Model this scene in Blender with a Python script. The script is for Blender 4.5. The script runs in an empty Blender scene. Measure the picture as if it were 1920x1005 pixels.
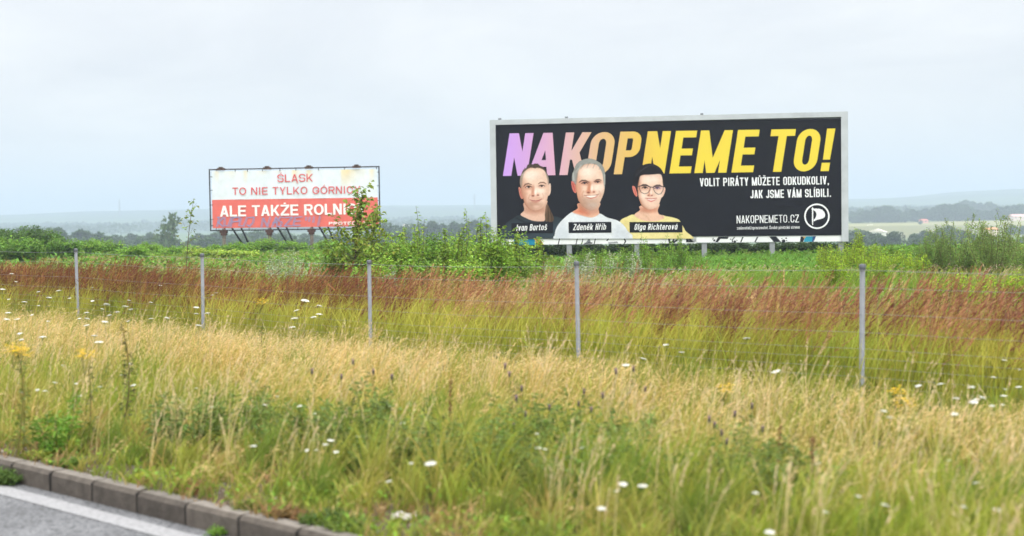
import bpy, math, random
import numpy as np
from mathutils import Matrix, Vector

# ------------------------------------------------------------------ camera, world, sun, exposure
SC = bpy.context.scene
COL = SC.collection
R = math.radians
PITCH, ROLL, EYE, FPX = 2.2, -0.8, 1.7, 2667.0
cam_data = bpy.data.cameras.new("camera")
cam_data.sensor_width = 36.0
cam_data.lens = 36.0 * FPX / 1920.0
cam_data.clip_start = 0.1
cam_data.clip_end = 20000
cam_data.dof.use_dof = True
cam_data.dof.focus_distance = 26.0
cam_data.dof.aperture_fstop = 1.9
camera = bpy.data.objects.new("camera", cam_data)
COL.objects.link(camera)
CAM_ROT = Matrix.Rotation(R(90 - PITCH), 4, 'X') @ Matrix.Rotation(R(ROLL), 4, 'Z')
camera.matrix_world = Matrix.Translation((0, 0, EYE)) @ CAM_ROT
SC.camera = camera
CR = np.array(CAM_ROT)[:3, :3]

SUN_EL, SUN_ROT = 48.0, 150.0
world = bpy.data.worlds.new("World")
SC.world = world
world.use_nodes = True
wn, wl = world.node_tree.nodes, world.node_tree.links
wn.clear()
w_out = wn.new('ShaderNodeOutputWorld')
w_bg = wn.new('ShaderNodeBackground')
w_bg.inputs['Strength'].default_value = 0.1
w_sky = wn.new('ShaderNodeTexSky')
w_sky.sky_type = 'NISHITA'
w_sky.sun_disc = False
w_sky.sun_elevation = R(SUN_EL)
w_sky.sun_rotation = R(SUN_ROT)
w_tc = wn.new('ShaderNodeTexCoord')
w_sep = wn.new('ShaderNodeSeparateXYZ')
wl.new(w_tc.outputs['Generated'], w_sep.inputs[0])
# overcast luminance: the zenith of a cloudy sky is about three times as bright as its horizon
w_el = wn.new('ShaderNodeMapRange')
w_el.inputs['From Min'].default_value = 0.0
w_el.inputs['From Max'].default_value = 1.0
w_el.inputs['To Min'].default_value = 7.8
w_el.inputs['To Max'].default_value = 42.0
w_cp = wn.new('ShaderNodeMath'); w_cp.operation = 'MAXIMUM'; w_cp.inputs[1].default_value = 0.0
wl.new(w_sep.outputs['Z'], w_cp.inputs[0])
w_pw = wn.new('ShaderNodeMath'); w_pw.operation = 'POWER'; w_pw.inputs[1].default_value = 1.9
wl.new(w_cp.outputs[0], w_pw.inputs[0])
wl.new(w_pw.outputs[0], w_el.inputs['Value'])
w_map = wn.new('ShaderNodeMapping')
w_map.inputs['Scale'].default_value = (3.2, 3.2, 9.0)
w_map.inputs['Location'].default_value = (1.3, 0.4, 0.2)
wl.new(w_tc.outputs['Generated'], w_map.inputs['Vector'])
w_no = wn.new('ShaderNodeTexNoise')
w_no.inputs['Scale'].default_value = 1.6
w_no.inputs['Detail'].default_value = 6.0
w_no.inputs['Roughness'].default_value = 0.55
w_no.inputs['Distortion'].default_value = 0.4
wl.new(w_map.outputs[0], w_no.inputs['Vector'])
w_cl = wn.new('ShaderNodeValToRGB')
w_cl.color_ramp.elements[0].position = 0.33
w_cl.color_ramp.elements[0].color = (0.83, 0.84, 0.865, 1)
w_cl.color_ramp.elements[1].position = 0.66
w_cl.color_ramp.elements[1].color = (1.0, 0.995, 0.985, 1)
wl.new(w_no.outputs['Fac'], w_cl.inputs['Fac'])
w_mul = wn.new('ShaderNodeVectorMath')
w_mul.operation = 'MULTIPLY'
wl.new(w_cl.outputs['Color'], w_mul.inputs[0])
wl.new(w_el.outputs[0], w_mul.inputs[1])
w_mix = wn.new('ShaderNodeMix')
w_mix.data_type = 'RGBA'
w_mix.inputs['Factor'].default_value = 0.93
wl.new(w_sky.outputs[0], w_mix.inputs['A'])
wl.new(w_mul.outputs[0], w_mix.inputs['B'])
wl.new(w_mix.outputs['Result'], w_bg.inputs['Color'])
wl.new(w_bg.outputs[0], w_out.inputs['Surface'])

sun_data = bpy.data.lights.new("sun", 'SUN')
sun_data.energy = 1.5
sun_data.angle = R(14)
sun_data.color = (1.0, 0.92, 0.80)
sun = bpy.data.objects.new("sun", sun_data)
COL.objects.link(sun)
# the sun stands behind the camera, to its right
_az = R(SUN_ROT)
_sd = Vector((math.sin(_az) * math.cos(R(SUN_EL)), math.cos(_az) * math.cos(R(SUN_EL)), math.sin(R(SUN_EL))))
sun.rotation_euler = _sd.to_track_quat('Z', 'Y').to_euler()

SC.view_settings.view_transform = 'Standard'
SC.view_settings.look = 'None'
SC.view_settings.gamma = 1.0
SC.view_settings.exposure = 0.32
SC.view_settings.use_curve_mapping = False
SC.render.engine = 'CYCLES'
SC.cycles.use_denoising = True
SC.cycles.max_bounces = 6
SC.cycles.diffuse_bounces = 2
SC.cycles.transmission_bounces = 3
SC.cycles.volume_bounces = 1
SC.cycles.sample_clamp_indirect = 6.0

rng = np.random.default_rng(7)
random.seed(7)

# ------------------------------------------------------------------ small helpers
def lin(c):
    c = np.asarray(c, float) / 255.0
    return np.where(c <= 0.04045, c / 12.92, ((c + 0.055) / 1.055) ** 2.4)

def ray(px, py):
    px, py = np.asarray(px, float), np.asarray(py, float)
    d = np.stack([(px - 960) / FPX, (502.5 - py) / FPX, -np.ones_like(px)], -1)
    return d @ CR.T

def at(px, py, Y):
    """world point seen at photo pixel (px, py) at depth Y"""
    d = ray(px, py)
    return np.array([0, 0, EYE]) + d * (Y / d[..., 1])[..., None]

def hor(px):
    return 400.0 - (px - 960) * math.tan(R(-ROLL))

def smooth(a, b, x):
    t = np.clip((x - a) / (b - a), 0, 1)
    return t * t * (3 - 2 * t)

def vnoise(x, y, seed=0):
    x, y = np.asarray(x, float), np.asarray(y, float)
    xi, yi = np.floor(x).astype(np.int64), np.floor(y).astype(np.int64)
    def hsh(i, j):
        n = (i * 374761393 + j * 668265263 + seed * 974711) & 0x7fffffff
        n = ((n ^ (n >> 13)) * 1274126177) & 0x7fffffff
        return ((n ^ (n >> 16)) & 0xffff) / 65535.0
    fx, fy = x - xi, y - yi
    fx, fy = fx * fx * (3 - 2 * fx), fy * fy * (3 - 2 * fy)
    a = hsh(xi, yi) * (1 - fx) + hsh(xi + 1, yi) * fx
    b = hsh(xi, yi + 1) * (1 - fx) + hsh(xi + 1, yi + 1) * fx
    return a * (1 - fy) + b * fy

def fbm(x, y, seed=0):
    return 0.55 * vnoise(x, y, seed) + 0.3 * vnoise(x * 2.1, y * 2.1, seed + 1) + 0.15 * vnoise(x * 4.3, y * 4.3, seed + 2)

# road / fence direction and the distance s beyond the fence line
UD = np.array([0.722, -0.692])
ND = np.array([0.692, 0.722])
P5 = np.array([2.98, 12.1])
KERB_S = -6.42
def s_of(x, y):
    return (x - P5[0]) * ND[0] + (y - P5[1]) * ND[1]
def t_of(x, y):
    return (x - P5[0]) * UD[0] + (y - P5[1]) * UD[1]
def from_st(s, t):
    return P5[0] + UD[0] * t + ND[0] * s, P5[1] + UD[1] * t + ND[1] * s

HILL_PX = [-2500, -600, 0, 170, 230, 390, 800, 1100, 1600, 1717, 1790, 1917, 2400, 4200]
HILL_EL = [10, 10, 13, 19, 18, 20, 22, 19, 16, 18, 26, 29, 22, 14]
def ground_h(x, y):
    x, y = np.asarray(x, float), np.asarray(y, float)
    s = s_of(x, y)
    d = np.hypot(x, y)
    near = np.where(s < KERB_S + 0.05, -0.03, 0.10)
    px = 960 + FPX * x / np.maximum(y, 1.0)
    right = smooth(900, 1500, px)
    edge = 78.0 - 30.0 * smooth(850, 1300, px)
    plate = near - 0.35 * smooth(52, 80, y) - 13.6 * smooth(edge, 250.0, y)
    rise = right * (4.6 * smooth(430, 740, y) + 1.6 * smooth(740, 900, y)) + 1.0 * smooth(900, 1500, y)
    und = (fbm(x / 60, y / 60, 5) - 0.5) * 3.0 * smooth(120, 300, y)
    el = np.interp(px, HILL_PX, HILL_EL)
    crest = 2900.0
    hill_top = el * crest / FPX + 1.7
    hill = (hill_top + 9) * smooth(1500, crest, y) * (1 - 0.5 * smooth(crest, 6500, y)) + (fbm(x / 260, y / 260, 9) - 0.5) * 8 * smooth(1500, 2600, y)
    return np.where(y > 0, plate + rise + und + hill, near)

class MB:
    """collects vertices, triangles and vertex colours; build() links them as ONE mesh object"""
    def __init__(self):
        self.v, self.f, self.c, self.n = [], [], [], 0
    def add(self, v, f, c):
        v = np.asarray(v, float).reshape(-1, 3)
        f = np.asarray(f, np.int64).reshape(-1, 3)
        c = np.asarray(c, float)
        if c.ndim == 1:
            c = np.broadcast_to(c, (len(v), 3))
        self.v.append(v); self.f.append(f + self.n); self.c.append(c)
        self.n += len(v)
    def quad(self, p, c):
        self.add(p, [[0, 1, 2], [0, 2, 3]], c)
    def box(self, lo, hi, c, rot=None, org=(0, 0, 0)):
        lo, hi = np.array(lo, float), np.array(hi, float)
        v = np.array([[(lo, hi)[i][0], (lo, hi)[j][1], (lo, hi)[k][2]] for i in (0, 1) for j in (0, 1) for k in (0, 1)])
        if rot is not None:
            v = v @ np.asarray(rot).T
        v = v + np.asarray(org)
        f = [[0, 1, 3], [0, 3, 2], [4, 6, 7], [4, 7, 5], [0, 4, 5], [0, 5, 1], [2, 3, 7], [2, 7, 6], [0, 2, 6], [0, 6, 4], [1, 5, 7], [1, 7, 3]]
        self.add(v, f, c)
    def tube(self, pts, rad, c, n=8, cap=True):
        pts = np.asarray(pts, float)
        rad = np.broadcast_to(np.asarray(rad, float), (len(pts),))
        rings = []
        for i in range(len(pts)):
            d = pts[min(i + 1, len(pts) - 1)] - pts[max(i - 1, 0)]
            d = d / (np.linalg.norm(d) + 1e-12)
            a = np.cross(d, [0, 0, 1] if abs(d[2]) < 0.9 else [1, 0, 0])
            a /= np.linalg.norm(a); b = np.cross(d, a)
            th = np.arange(n) * 2 * math.pi / n
            rings.append(pts[i] + rad[i] * (np.cos(th)[:, None] * a + np.sin(th)[:, None] * b))
        v = np.concatenate(rings)
        f = []
        for i in range(len(pts) - 1):
            for j in range(n):
                a0, a1 = i * n + j, i * n + (j + 1) % n
                f += [[a0, a1, a1 + n], [a0, a1 + n, a0 + n]]
        if cap:
            for base in (0, (len(pts) - 1) * n):
                f += [[base, base + j, base + j + 1] for j in range(1, n - 1)]
        self.add(v, f, c)
    def mesh(self, name, mat, smooth_shade=False):
        me = bpy.data.meshes.new(name)
        v = np.concatenate(self.v).astype(np.float32)
        f = np.concatenate(self.f).astype(np.int32)
        c = np.concatenate(self.c).astype(np.float32)
        me.vertices.add(len(v)); me.vertices.foreach_set('co', v.ravel())
        me.loops.add(f.size); me.loops.foreach_set('vertex_index', f.ravel())
        me.polygons.add(len(f))
        me.polygons.foreach_set('loop_start', np.arange(0, f.size, 3, dtype=np.int32))
        me.update(calc_edges=True)
        at_ = me.color_attributes.new('Col', 'FLOAT_COLOR', 'POINT')
        at_.data.foreach_set('color', np.concatenate([c, np.ones((len(c), 1), np.float32)], 1).ravel())
        me.polygons.foreach_set('use_smooth', np.full(len(f), bool(smooth_shade or mat in (M_LEAF, M_GRASS, M_PETAL, M_BARK))))
        me.materials.append(mat)
        return me
    def build(self, name, mat, parent=None, smooth_shade=False):
        o = bpy.data.objects.new(name, self.mesh(name, mat, smooth_shade))
        COL.objects.link(o)
        if parent is not None:
            o.parent = parent
        return o

def tag(o, label=None, cat=None, group=None, kind=None):
    for k, v in (('label', label), ('category', cat), ('group', group), ('kind', kind)):
        if v:
            o[k] = v
    return o

def empty(name, loc, label, cat, group=None, rz=0.0):
    o = bpy.data.objects.new(name, None)
    COL.objects.link(o)
    o.location = loc
    o.rotation_euler = (0, 0, rz)
    o.empty_display_size = 0.2
    return tag(o, label, cat, group)

def copy_tree(root, loc, rz, scale, label=None):
    r = root.copy(); COL.objects.link(r)
    r.location = loc; r.rotation_euler = (0, 0, rz); r.scale = scale
    if label:
        r['label'] = label
    for ch in list(root.children):
        c = ch.copy(); COL.objects.link(c); c.parent = r
        for g in list(ch.children):
            d = g.copy(); COL.objects.link(d); d.parent = c
    return r

# ------------------------------------------------------------------ materials
def new_mat(name):
    m = bpy.data.materials.new(name)
    m.use_nodes = True
    nt = m.node_tree
    b = nt.nodes['Principled BSDF']
    return m, nt.nodes, nt.links, b

def col_mat(name, rough=0.6, spec=0.3, metal=0.0, vary=0.0, vscale=3.0, trans=0.0, bump=0.0, bscale=40.0):
    """surface coloured by the colour attribute, with a little noise"""
    m, n, l, b = new_mat(name)
    a = n.new('ShaderNodeAttribute'); a.attribute_name = 'Col'
    src = a.outputs['Color']
    if vary > 0:
        tc = n.new('ShaderNodeTexCoord')
        no = n.new('ShaderNodeTexNoise')
        no.inputs['Scale'].default_value = vscale
        no.inputs['Detail'].default_value = 6
        no.inputs['Roughness'].default_value = 0.65
        l.new(tc.outputs['Object'], no.inputs['Vector'])
        mr = n.new('ShaderNodeMapRange')
        mr.inputs['From Min'].default_value = 0.3; mr.inputs['From Max'].default_value = 0.7
        mr.inputs['To Min'].default_value = 1 - vary; mr.inputs['To Max'].default_value = 1 + vary
        l.new(no.outputs['Fac'], mr.inputs['Value'])
        mu = n.new('ShaderNodeVectorMath'); mu.operation = 'MULTIPLY'
        l.new(src, mu.inputs[0]); l.new(mr.outputs[0], mu.inputs[1])
        src = mu.outputs[0]
    l.new(src, b.inputs['Base Color'])
    b.inputs['Roughness'].default_value = rough
    b.inputs['Specular IOR Level'].default_value = spec
    b.inputs['Metallic'].default_value = metal
    if bump > 0:
        tc2 = n.new('ShaderNodeTexCoord')
        nb = n.new('ShaderNodeTexNoise'); nb.inputs['Scale'].default_value = bscale; nb.inputs['Detail'].default_value = 5
        l.new(tc2.outputs['Object'], nb.inputs['Vector'])
        bp = n.new('ShaderNodeBump'); bp.inputs['Strength'].default_value = bump; bp.inputs['Distance'].default_value = 0.02
        l.new(nb.outputs['Fac'], bp.inputs['Height']); l.new(bp.outputs[0], b.inputs['Normal'])
    if trans > 0:
        t = n.new('ShaderNodeBsdfTranslucent')
        l.new(src, t.inputs['Color'])
        mx = n.new('ShaderNodeMixShader'); mx.inputs[0].default_value = trans
        l.new(b.outputs[0], mx.inputs[1]); l.new(t.outputs[0], mx.inputs[2])
        l.new(mx.outputs[0], n['Material Output'].inputs['Surface'])
    return m

M_LEAF = col_mat('leaf', 0.55, 0.25, trans=0.33)
M_GRASS = col_mat('grass_blade', 0.6, 0.2, trans=0.33)
M_PETAL = col_mat('petal', 0.7, 0.1, trans=0.3)
M_BARK = col_mat('bark', 0.85, 0.15, vary=0.25, vscale=18, bump=0.4, bscale=60)
M_PRINT = col_mat('printed_sheet', 0.6, 0.12, vary=0.09, vscale=1.6)
M_BANNER = col_mat('weathered_banner', 0.65, 0.2, vary=0.07, vscale=2.6)
M_STEEL = col_mat('galvanised_steel', 0.45, 0.4, metal=0.25, vary=0.14, vscale=9.0)
M_FRAME = col_mat('grey_painted_metal', 0.5, 0.35, vary=0.13, vscale=1.6)
M_RUST = col_mat('rusty_paint', 0.75, 0.2, vary=0.5, vscale=7.0)
M_STONE = col_mat('concrete', 0.9, 0.2, vary=0.28, vscale=14.0, bump=0.5, bscale=90)
M_WALL = col_mat('render_wall', 0.9, 0.1, vary=0.08, vscale=0.7)

def ground_material():
    m, n, l, b = new_mat('earth_and_fields')
    g = n.new('ShaderNodeNewGeometry')
    def noise(sc, det=5):
        no = n.new('ShaderNodeTexNoise'); no.inputs['Scale'].default_value = sc; no.inputs['Detail'].default_value = det
        l.new(g.outputs['Position'], no.inputs['Vector'])
        return no
    a = n.new('ShaderNodeAttribute'); a.attribute_name = 'Col'
    n1, n2 = noise(0.9), noise(14.0, 6)
    mr = n.new('ShaderNodeMapRange'); mr.inputs['To Min'].default_value = 0.7; mr.inputs['To Max'].default_value = 1.3
    l.new(n1.outputs['Fac'], mr.inputs['Value'])
    mr2 = n.new('ShaderNodeMapRange'); mr2.inputs['To Min'].default_value = 0.65; mr2.inputs['To Max'].default_value = 1.35
    l.new(n2.outputs['Fac'], mr2.inputs['Value'])
    mu = n.new('ShaderNodeVectorMath'); mu.operation = 'MULTIPLY'
    l.new(a.outputs['Color'], mu.inputs[0]); l.new(mr.outputs[0], mu.inputs[1])
    mu2 = n.new('ShaderNodeVectorMath'); mu2.operation = 'MULTIPLY'
    l.new(mu.outputs[0], mu2.inputs[0]); l.new(mr2.outputs[0], mu2.inputs[1])
    l.new(mu2.outputs[0], b.inputs['Base Color'])
    b.inputs['Roughness'].default_value = 0.95
    b.inputs['Specular IOR Level'].default_value = 0.1
    bp = n.new('ShaderNodeBump'); bp.inputs['Strength'].default_value = 0.6; bp.inputs['Distance'].default_value = 0.03
    l.new(n2.outputs['Fac'], bp.inputs['Height']); l.new(bp.outputs[0], b.inputs['Normal'])
    return m

def asphalt_material():
    m, n, l, b = new_mat('worn_asphalt')
    tc = n.new('ShaderNodeTexCoord')
    n1 = n.new('ShaderNodeTexNoise'); n1.inputs['Scale'].default_value = 2.0; n1.inputs['Detail'].default_value = 6
    v = n.new('ShaderNodeTexVoronoi'); v.inputs['Scale'].default_value = 75.0
    n3 = n.new('ShaderNodeTexNoise'); n3.inputs['Scale'].default_value = 28.0; n3.inputs['Detail'].default_value = 4
    for q in (n1, v, n3):
        l.new(tc.outputs['Object'], q.inputs['Vector'])
    r1 = n.new('ShaderNodeValToRGB')
    r1.color_ramp.elements[0].position = 0.3; r1.color_ramp.elements[0].color = (0.10, 0.102, 0.107, 1)
    r1.color_ramp.elements[1].position = 0.75; r1.color_ramp.elements[1].color = (0.165, 0.168, 0.175, 1)
    l.new(n1.outputs['Fac'], r1.inputs['Fac'])
    r2 = n.new('ShaderNodeValToRGB')
    r2.color_ramp.elements[0].position = 0.0; r2.color_ramp.elements[0].color = (0.45, 0.45, 0.45, 1)
    r2.color_ramp.elements[1].position = 1.0; r2.color_ramp.elements[1].color = (1.5, 1.5, 1.5, 1)
    l.new(v.outputs['Color'], r2.inputs['Fac'])
    mu = n.new('ShaderNodeVectorMath'); mu.operation = 'MULTIPLY'
    l.new(r1.outputs[0], mu.inputs[0]); l.new(r2.outputs[0], mu.inputs[1])
    r3 = n.new('ShaderNodeValToRGB')
    r3.color_ramp.elements[0].position = 0.37; r3.color_ramp.elements[0].color = (0.35, 0.35, 0.36, 1)
    r3.color_ramp.elements[1].position = 0.45; r3.color_ramp.elements[1].color = (1, 1, 1, 1)
    l.new(n3.outputs['Fac'], r3.inputs['Fac'])
    mu2 = n.new('ShaderNodeVectorMath'); mu2.operation = 'MULTIPLY'
    l.new(mu.outputs[0], mu2.inputs[0]); l.new(r3.outputs[0], mu2.inputs[1])
    l.new(mu2.outputs[0], b.inputs['Base Color'])
    b.inputs['Roughness'].default_value = 0.9
    bp = n.new('ShaderNodeBump'); bp.inputs['Strength'].default_value = 0.5; bp.inputs['Distance'].default_value = 0.01
    l.new(v.outputs['Distance'], bp.inputs['Height']); l.new(bp.outputs[0], b.inputs['Normal'])
    return m

# ------------------------------------------------------------------ ground, road, kerb
def geo_lines(a, first, ratio, end):
    out, st = [a], first
    while abs(out[-1] - a) < abs(end - a):
        out.append(out[-1] + st); st *= ratio
    return out

sl = list(np.linspace(-60, KERB_S - 0.16, 12)) + [KERB_S + 0.04, KERB_S + 0.06] + geo_lines(KERB_S + 0.3, 0.5, 1.045, 7000)
tl = geo_lines(-8, -0.6, 1.055, -7500)[::-1] + geo_lines(-8 + 0.6, 0.6, 1.055, 5000)
S_, T_ = np.meshgrid(sl, tl, indexing='ij')
gx, gy = from_st(S_.ravel(), T_.ravel())
gz = ground_h(gx, gy)
ni, nj = S_.shape
idx = np.arange(ni * nj).reshape(ni, nj)
q = np.stack([idx[:-1, :-1], idx[1:, :-1], idx[1:, 1:], idx[:-1, 1:]], -1).reshape(-1, 4)
tri = np.concatenate([q[:, [0, 2, 1]], q[:, [0, 3, 2]]])
d_ = np.hypot(gx, gy)
soil = np.array([0.085, 0.066, 0.043]); meadow = np.array([0.10, 0.125, 0.035]); valley = np.array([0.10, 0.15, 0.06])
field = np.array([0.165, 0.165, 0.07]); straw = np.array([0.25, 0.24, 0.10]); wood = np.array([0.035, 0.06, 0.03])
gs = s_of(gx, gy)
gc = soil + (meadow - soil) * smooth(-4, 3, gs)[:, None]
gc = gc + (valley - gc) * smooth(80, 200, gy)[:, None]
gpx = 960 + FPX * gx / np.maximum(gy, 1)
fr = smooth(1250, 1500, gpx) * smooth(560, 640, gy) * (1 - smooth(900, 960, gy))
fcol = field + (straw - field) * smooth(780, 800, gy)[:, None]
gc = gc + (fcol - gc) * fr[:, None]
gc = gc + (wood - gc) * (smooth(1200, 1700, gy) * (0.45 + 0.55 * smooth(0.45, 0.6, fbm(gx / 300, gy / 220, 3))))[:, None]
gm = MB(); gm.add(np.stack([gx, gy, gz], -1), tri, gc)
tag(gm.build('ground', ground_material(), smooth_shade=True), kind='structure')

def strip(mb, s0, s1, t0, t1, z, c, nt=60):
    t = np.linspace(t0, t1, nt)
    x0, y0 = from_st(np.full(nt, s0), t); x1, y1 = from_st(np.full(nt, s1), t)
    v = np.concatenate([np.stack([x0, y0, np.full(nt, z)], -1), np.stack([x1, y1, np.full(nt, z)], -1)])
    i = np.arange(nt - 1)
    f = np.concatenate([np.stack([i, i + 1, i + nt + 1], -1), np.stack([i, i + nt + 1, i + nt], -1)])
    mb.add(v, f, c)

K0 = KERB_S            # the road-side face of the kerb
rd = MB(); strip(rd, K0 - 14, K0 - 0.001, -60, 30, 0.0, (0.1, 0.1, 0.1))
tag(rd.build('road', asphalt_material()), kind='structure')
def paint_material():
    m, n, l, b = new_mat('worn_road_paint')
    tc = n.new('ShaderNodeTexCoord')
    n1 = n.new('ShaderNodeTexNoise'); n1.inputs['Scale'].default_value = 35; n1.inputs['Detail'].default_value = 6
    l.new(tc.outputs['Object'], n1.inputs['Vector'])
    r1 = n.new('ShaderNodeValToRGB')
    r1.color_ramp.elements[0].position = 0.3; r1.color_ramp.elements[0].color = (0.17, 0.17, 0.175, 1)
    r1.color_ramp.elements[1].position = 0.55; r1.color_ramp.elements[1].color = (0.27, 0.27, 0.275, 1)
    l.new(n1.outputs['Fac'], r1.inputs['Fac']); l.new(r1.outputs[0], b.inputs['Base Color'])
    b.inputs['Roughness'].default_value = 0.8
    return m
pm = MB(); strip(pm, K0 - 0.26, K0 - 0.11, -60, 30, 0.004, (0.6, 0.6, 0.6))
tag(pm.build('road_markings', paint_material()), kind='structure')

kerb = empty('kerb', (*from_st(K0, -6.0), 0.0), 'grey concrete kerb of short stones edging the road below the grass', 'kerb')
kx, ky = kerb.location[0], kerb.location[1]
t = -22.0
krng = random.Random(3)
while t < 5:
    x0, y0 = from_st(K0, t)
    L = 0.484
    ang = math.atan2(UD[1], UD[0])
    ca, sa = math.cos(ang), math.sin(ang)
    rot = np.array([[ca, -sa, 0], [sa, ca, 0], [0, 0, 1]])
    sh = krng.uniform(0.8, 1.12)
    k = MB()
    h = 0.126 + krng.uniform(-0.004, 0.004)
    dy = krng.uniform(-0.004, 0.004)
    # profile with a chamfered road-side edge
    prof = [(0, -0.1), (0, h - 0.025), (0.022, h), (0.11, h), (0.11, -0.1)]
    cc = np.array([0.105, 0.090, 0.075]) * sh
    vs = []
    for xx in (0.006, L):
        vs += [[xx, p[0] + dy, p[1]] for p in prof]
    vs = np.array(vs) @ rot.T + np.array([x0 - kx, y0 - ky, 0])
    fs = []
    for i in range(5):
        j = (i + 1) % 5
        fs += [[i, j, j + 5], [i, j + 5, i + 5]]
    fs += [[0, 2, 1], [0, 3, 2], [0, 4, 3], [5, 6, 7], [5, 7, 8], [5, 8, 9]]
    vc = np.array([cc] * 10)
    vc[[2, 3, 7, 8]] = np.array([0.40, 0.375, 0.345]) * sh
    vf = np.array(fs)
    # unshared faces so that the top keeps its own lighter colour
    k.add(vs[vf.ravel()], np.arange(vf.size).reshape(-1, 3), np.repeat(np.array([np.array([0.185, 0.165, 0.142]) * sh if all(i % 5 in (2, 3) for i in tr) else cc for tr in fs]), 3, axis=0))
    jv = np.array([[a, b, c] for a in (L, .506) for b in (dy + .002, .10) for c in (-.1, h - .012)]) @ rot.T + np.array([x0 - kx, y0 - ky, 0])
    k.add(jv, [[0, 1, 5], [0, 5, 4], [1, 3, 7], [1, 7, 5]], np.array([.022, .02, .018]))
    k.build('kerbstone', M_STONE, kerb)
    t += 0.5

# ------------------------------------------------------------------ lettering: glyph shapes as flat polygons
def _rect(x0, y0, x1, y1):
    return ([[x0, y0], [x1, y0], [x1, y1], [x0, y1]], [[0, 1, 2], [0, 2, 3]])

def _diag(x0, y0, x1, y1, w):
    return ([[x0, y0], [x0 + w, y0], [x1 + w, y1], [x1, y1]], [[0, 1, 2], [0, 2, 3]])

def _ring(x0, y0, x1, y1, t, tb, seq, r=None, square=(), n=7):
    """part of a rounded rectangular band through the corners seq (0 BL, 1 BR, 2 TR, 3 TL, in order)"""
    W, H = x1 - x0, y1 - y0
    R_ = min(W, H) / 2 if r is None else min(r, W / 2, H / 2)
    def corner(k, inset, insetb, rad):
        cx = (x0 + R_, x1 - R_, x1 - R_, x0 + R_)[k]
        cy = (y0 + R_, y0 + R_, y1 - R_, y1 - R_)[k]
        a0 = (math.pi, 1.5 * math.pi, 0, 0.5 * math.pi)[k]
        if k in square:
            X = (x0 + inset, x1 - inset, x1 - inset, x0 + inset)[k]
            Y = (y0 + insetb, y0 + insetb, y1 - insetb, y1 - insetb)[k]
            return [[X, Y]] * (n + 1)
        return [[cx + max(R_ - inset, 0.0) * math.cos(a0 + i * math.pi / 2 / n), cy + max(R_ - insetb, 0.0) * math.sin(a0 + i * math.pi / 2 / n)] for i in range(n + 1)]
    closed = len(seq) == 5
    o, i_ = [], []
    for k in (seq[:4] if closed else seq):
        o += corner(k, 0, 0, R_); i_ += corner(k, t, tb, R_)
    m = len(o); f = []
    for a in range(m if closed else m - 1):
        b = (a + 1) % m
        f += [[a, b, m + b], [a, m + b, m + a]]
    return (o + i_, f)

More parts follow.
